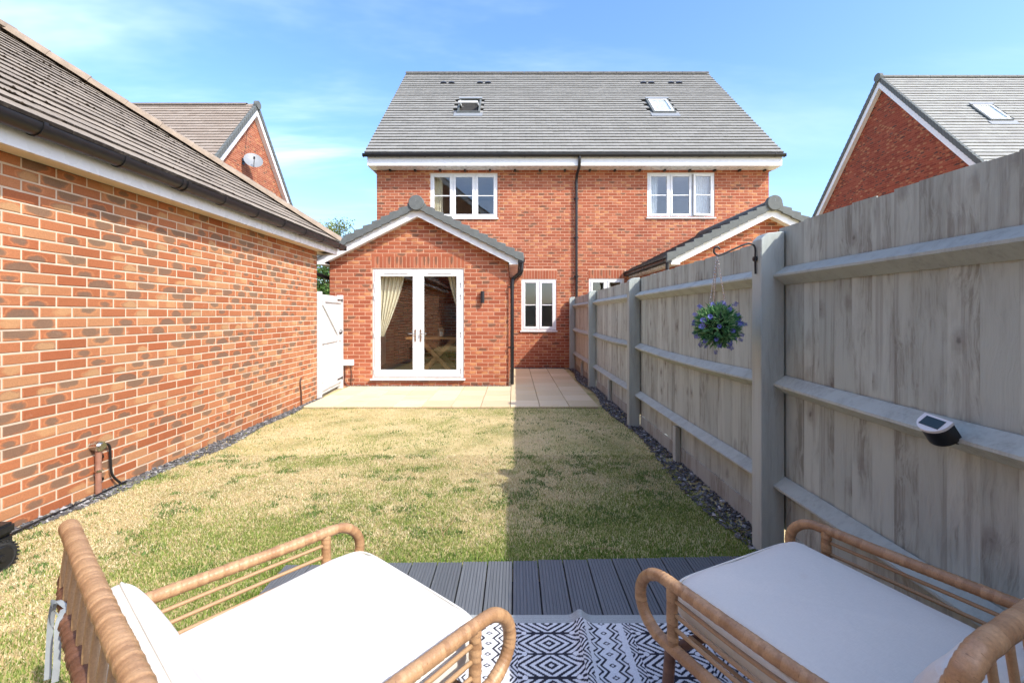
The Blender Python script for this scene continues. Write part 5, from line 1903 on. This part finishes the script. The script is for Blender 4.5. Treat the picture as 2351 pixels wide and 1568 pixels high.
CH = [((-.362, 1.397), 50, 'left', 'sunlit'), ((.780, 1.500), 116, 'right', 'shaded')]
spec = [('rattan garden armchair in full sun at the bottom left of the deck', 'white seat cushion on the sunlit left armchair', 'white back cushion tied to the sunlit left armchair'),
        ('rattan garden armchair in fence shade at the bottom right', 'white seat cushion on the shaded right armchair', 'white back cushion leaning in the shaded right armchair')]
root0 = None
for ci, ((cx_, cy_), ang, _, _) in enumerate(CH):
    rz = math.radians(ang - 90)
    Mr = Matrix.Translation((cx_, cy_, DECK_Z)) @ Matrix.Rotation(rz, 4, 'Z')
    if root0 is None:
        root0 = thing('rattan_armchair', spec[ci][0], 'armchair', (cx_, cy_, DECK_Z), rz, 'pair of rattan armchairs')
        chair_parts(root0, 100)
    else:
        c = copy_tree(root0, None, Mr); c['label'] = spec[ci][0]
    cushion('seat_cushion', spec[ci][1], Mr, (.635, .66, .125), (0.01, -.265, .435), math.radians(2.5), 3 + ci)
    bo, bM = cushion('back_cushion', spec[ci][2], Mr, (.61, .235, .10), (0, -.590, .560), math.radians(116), 7 + ci, puff=.8)
    if ci == 0:
        R3 = Mr.to_3x3()
        T = lambda *p: Mr @ Vector(p)
        hx = -W2 + .10
        for pth, sd in (([T(hx + .03, -.705, .668), T(hx - .01, -.722, .678), T(hx - .032, -.728, .63), T(hx - .022, -.732, .57), T(hx - .004, -.736, .51)], (.35, 1, 0)),
                        ([T(hx + .03, -.712, .672), T(hx + .062, -.724, .657), T(hx + .088, -.728, .60), T(hx + .098, -.732, .555)], (.3, 1, .1)),
                        ([T(hx - .01, -.710, .662), T(hx + .01, -.730, .688), T(hx + .045, -.728, .678), T(hx + .04, -.710, .652)], (0, -.3, 1))):
            rb_ = ribbon(pth, .012, R3 @ Vector(sd)); rb_.build('tie_ribbon', MT['ribbon'], bo, smooth='all')

# ------------------------------------------------------------------ low wheeled trolley at the left edge of the picture
bq = thing('garden_trolley', 'low black wheeled trolley just entering at the left edge', 'trolley', (-2.95, 2.2, 0))
wy, wr, wx = 2.41, .075, -2.735
b = MB(); b.tube([(wx - .045, wy, wr), (wx - .004, wy, wr)], wr - .012, 28)
wo2 = b.build('wheel', MT['blackplastic'], bq, bevel=.006)
b = MB(); b.tube([(wx - .024, wy + math.cos(a) * (wr - .008), wr + math.sin(a) * (wr - .008)) for a in [2 * math.pi * k / 36 for k in range(36)]], .019, 8, closed=True)
for k in range(26):
    a = 2 * math.pi * k / 26
    b.obox((wx - .042, wy + math.cos(a) * (wr + .010) - .004, wr + math.sin(a) * (wr + .010) - .004), (.036, 0, 0), (0, .008, 0), (0, 0, .008))
b.build('tyre', MT['rubber'], wo2)
b = MB(); b.tube([(wx - .003, wy, wr), (wx + .006, wy, wr)], .018, 14); b.build('hub', MT['blackplastic'], wo2)
b = MB(); b.box(-3.10, 1.70, .193, -2.725, 2.47, .252); b.build('platform', MT['blackplastic'], bq, bevel=.014, seg=2)
b = MB(); b.box(-3.06, 2.33, .13, -2.75, 2.48, .186); b.build('axle_housing', MT['blackplastic'], bq, bevel=.012, seg=2)
b = MB(); b.tube([(-3.08, wy, wr), (wx - .05, wy, wr)], .009, 8); b.build('axle', MT['galv'], bq)
for y in (1.78, 2.38):
    b = MB(); b.box(-3.08, y - .015, .0 if y < 2 else .1, -3.05, y + .015, .19); b.build('leg', MT['black'], bq)

# ------------------------------------------------------------------ tree behind the gate
def leafy(name, label, base, trunk_h, crown_c, crown_r, nclump, nleaf, seed, tones):
    t = thing(name, label, 'tree', base)
    r = random.Random(seed)
    base = Vector(base); cc = Vector(crown_c)
    b = MB()
    b.tube(smooth_path([base, base + Vector((.05, .03, trunk_h * .5)), base + Vector((-.03, 0, trunk_h)), cc + Vector((0, 0, crown_r.z * .5))], .25), [max(.03, .13 - .012 * i) for i in range(len(smooth_path([base, base + Vector((.05, .03, trunk_h * .5)), base + Vector((-.03, 0, trunk_h)), cc + Vector((0, 0, crown_r.z * .5))], .25)))], 9)
    clumps = []
    for i in range(nclump):
        d = Vector((r.gauss(0, 1), r.gauss(0, 1), r.gauss(0, 1))).normalized() * (r.random() ** .4)
        p = cc + Vector((d.x * crown_r.x, d.y * crown_r.y, d.z * crown_r.z))
        clumps.append(p)
        st = base + Vector((0, 0, trunk_h * r.uniform(.6, 1.15)))
        b.tube([st, st.lerp(p, .5) + Vector((0, 0, .1)), p], [.035, .02, .007], 5)
    b.build('trunk', MT['bark'], t, smooth='all')
    vs, fs, cs = [], [], []
    for p in clumps:
        cr = r.uniform(.16, .38)
        for i in range(nleaf):
            d = Vector((r.gauss(0, 1), r.gauss(0, 1), r.gauss(0, .8))) * cr * .55
            q = p + d
            a = Vector((r.uniform(-1, 1), r.uniform(-1, 1), r.uniform(-.6, .6))).normalized(); c_ = a.orthogonal().normalized()
            s = r.uniform(.035, .065)
            k = len(vs)
            vs += [q - a * s, q + c_ * s * .55, q + a * s, q - c_ * s * .55]; fs.append((k, k + 1, k + 2, k + 3))
            tt = r.random(); cs += [L(*[x + (y - x) * tt for x, y in zip(*tones)])] * 4
    o = bpy.data.objects.new('crown', raw_mesh('crown', vs, fs, None, cs, MT['leaf'])); link(o, t)
    return t


leafy('tree', 'leafy green tree showing between garage roof and extension', (-7.6, 19.5, 0), 2.3, (-7.7, 19.5, 4.15), Vector((1.35, 1.2, 1.35)), 60, 90, 4, ((104, 124, 58), (164, 174, 92)))
leafy('shrub', 'dense green shrub glimpsed above the white gate', (-5.2, 13.2, 0), .9, (-5.3, 13.2, 1.9), Vector((.8, .7, .95)), 42, 110, 6, ((54, 84, 38), (104, 136, 62)))
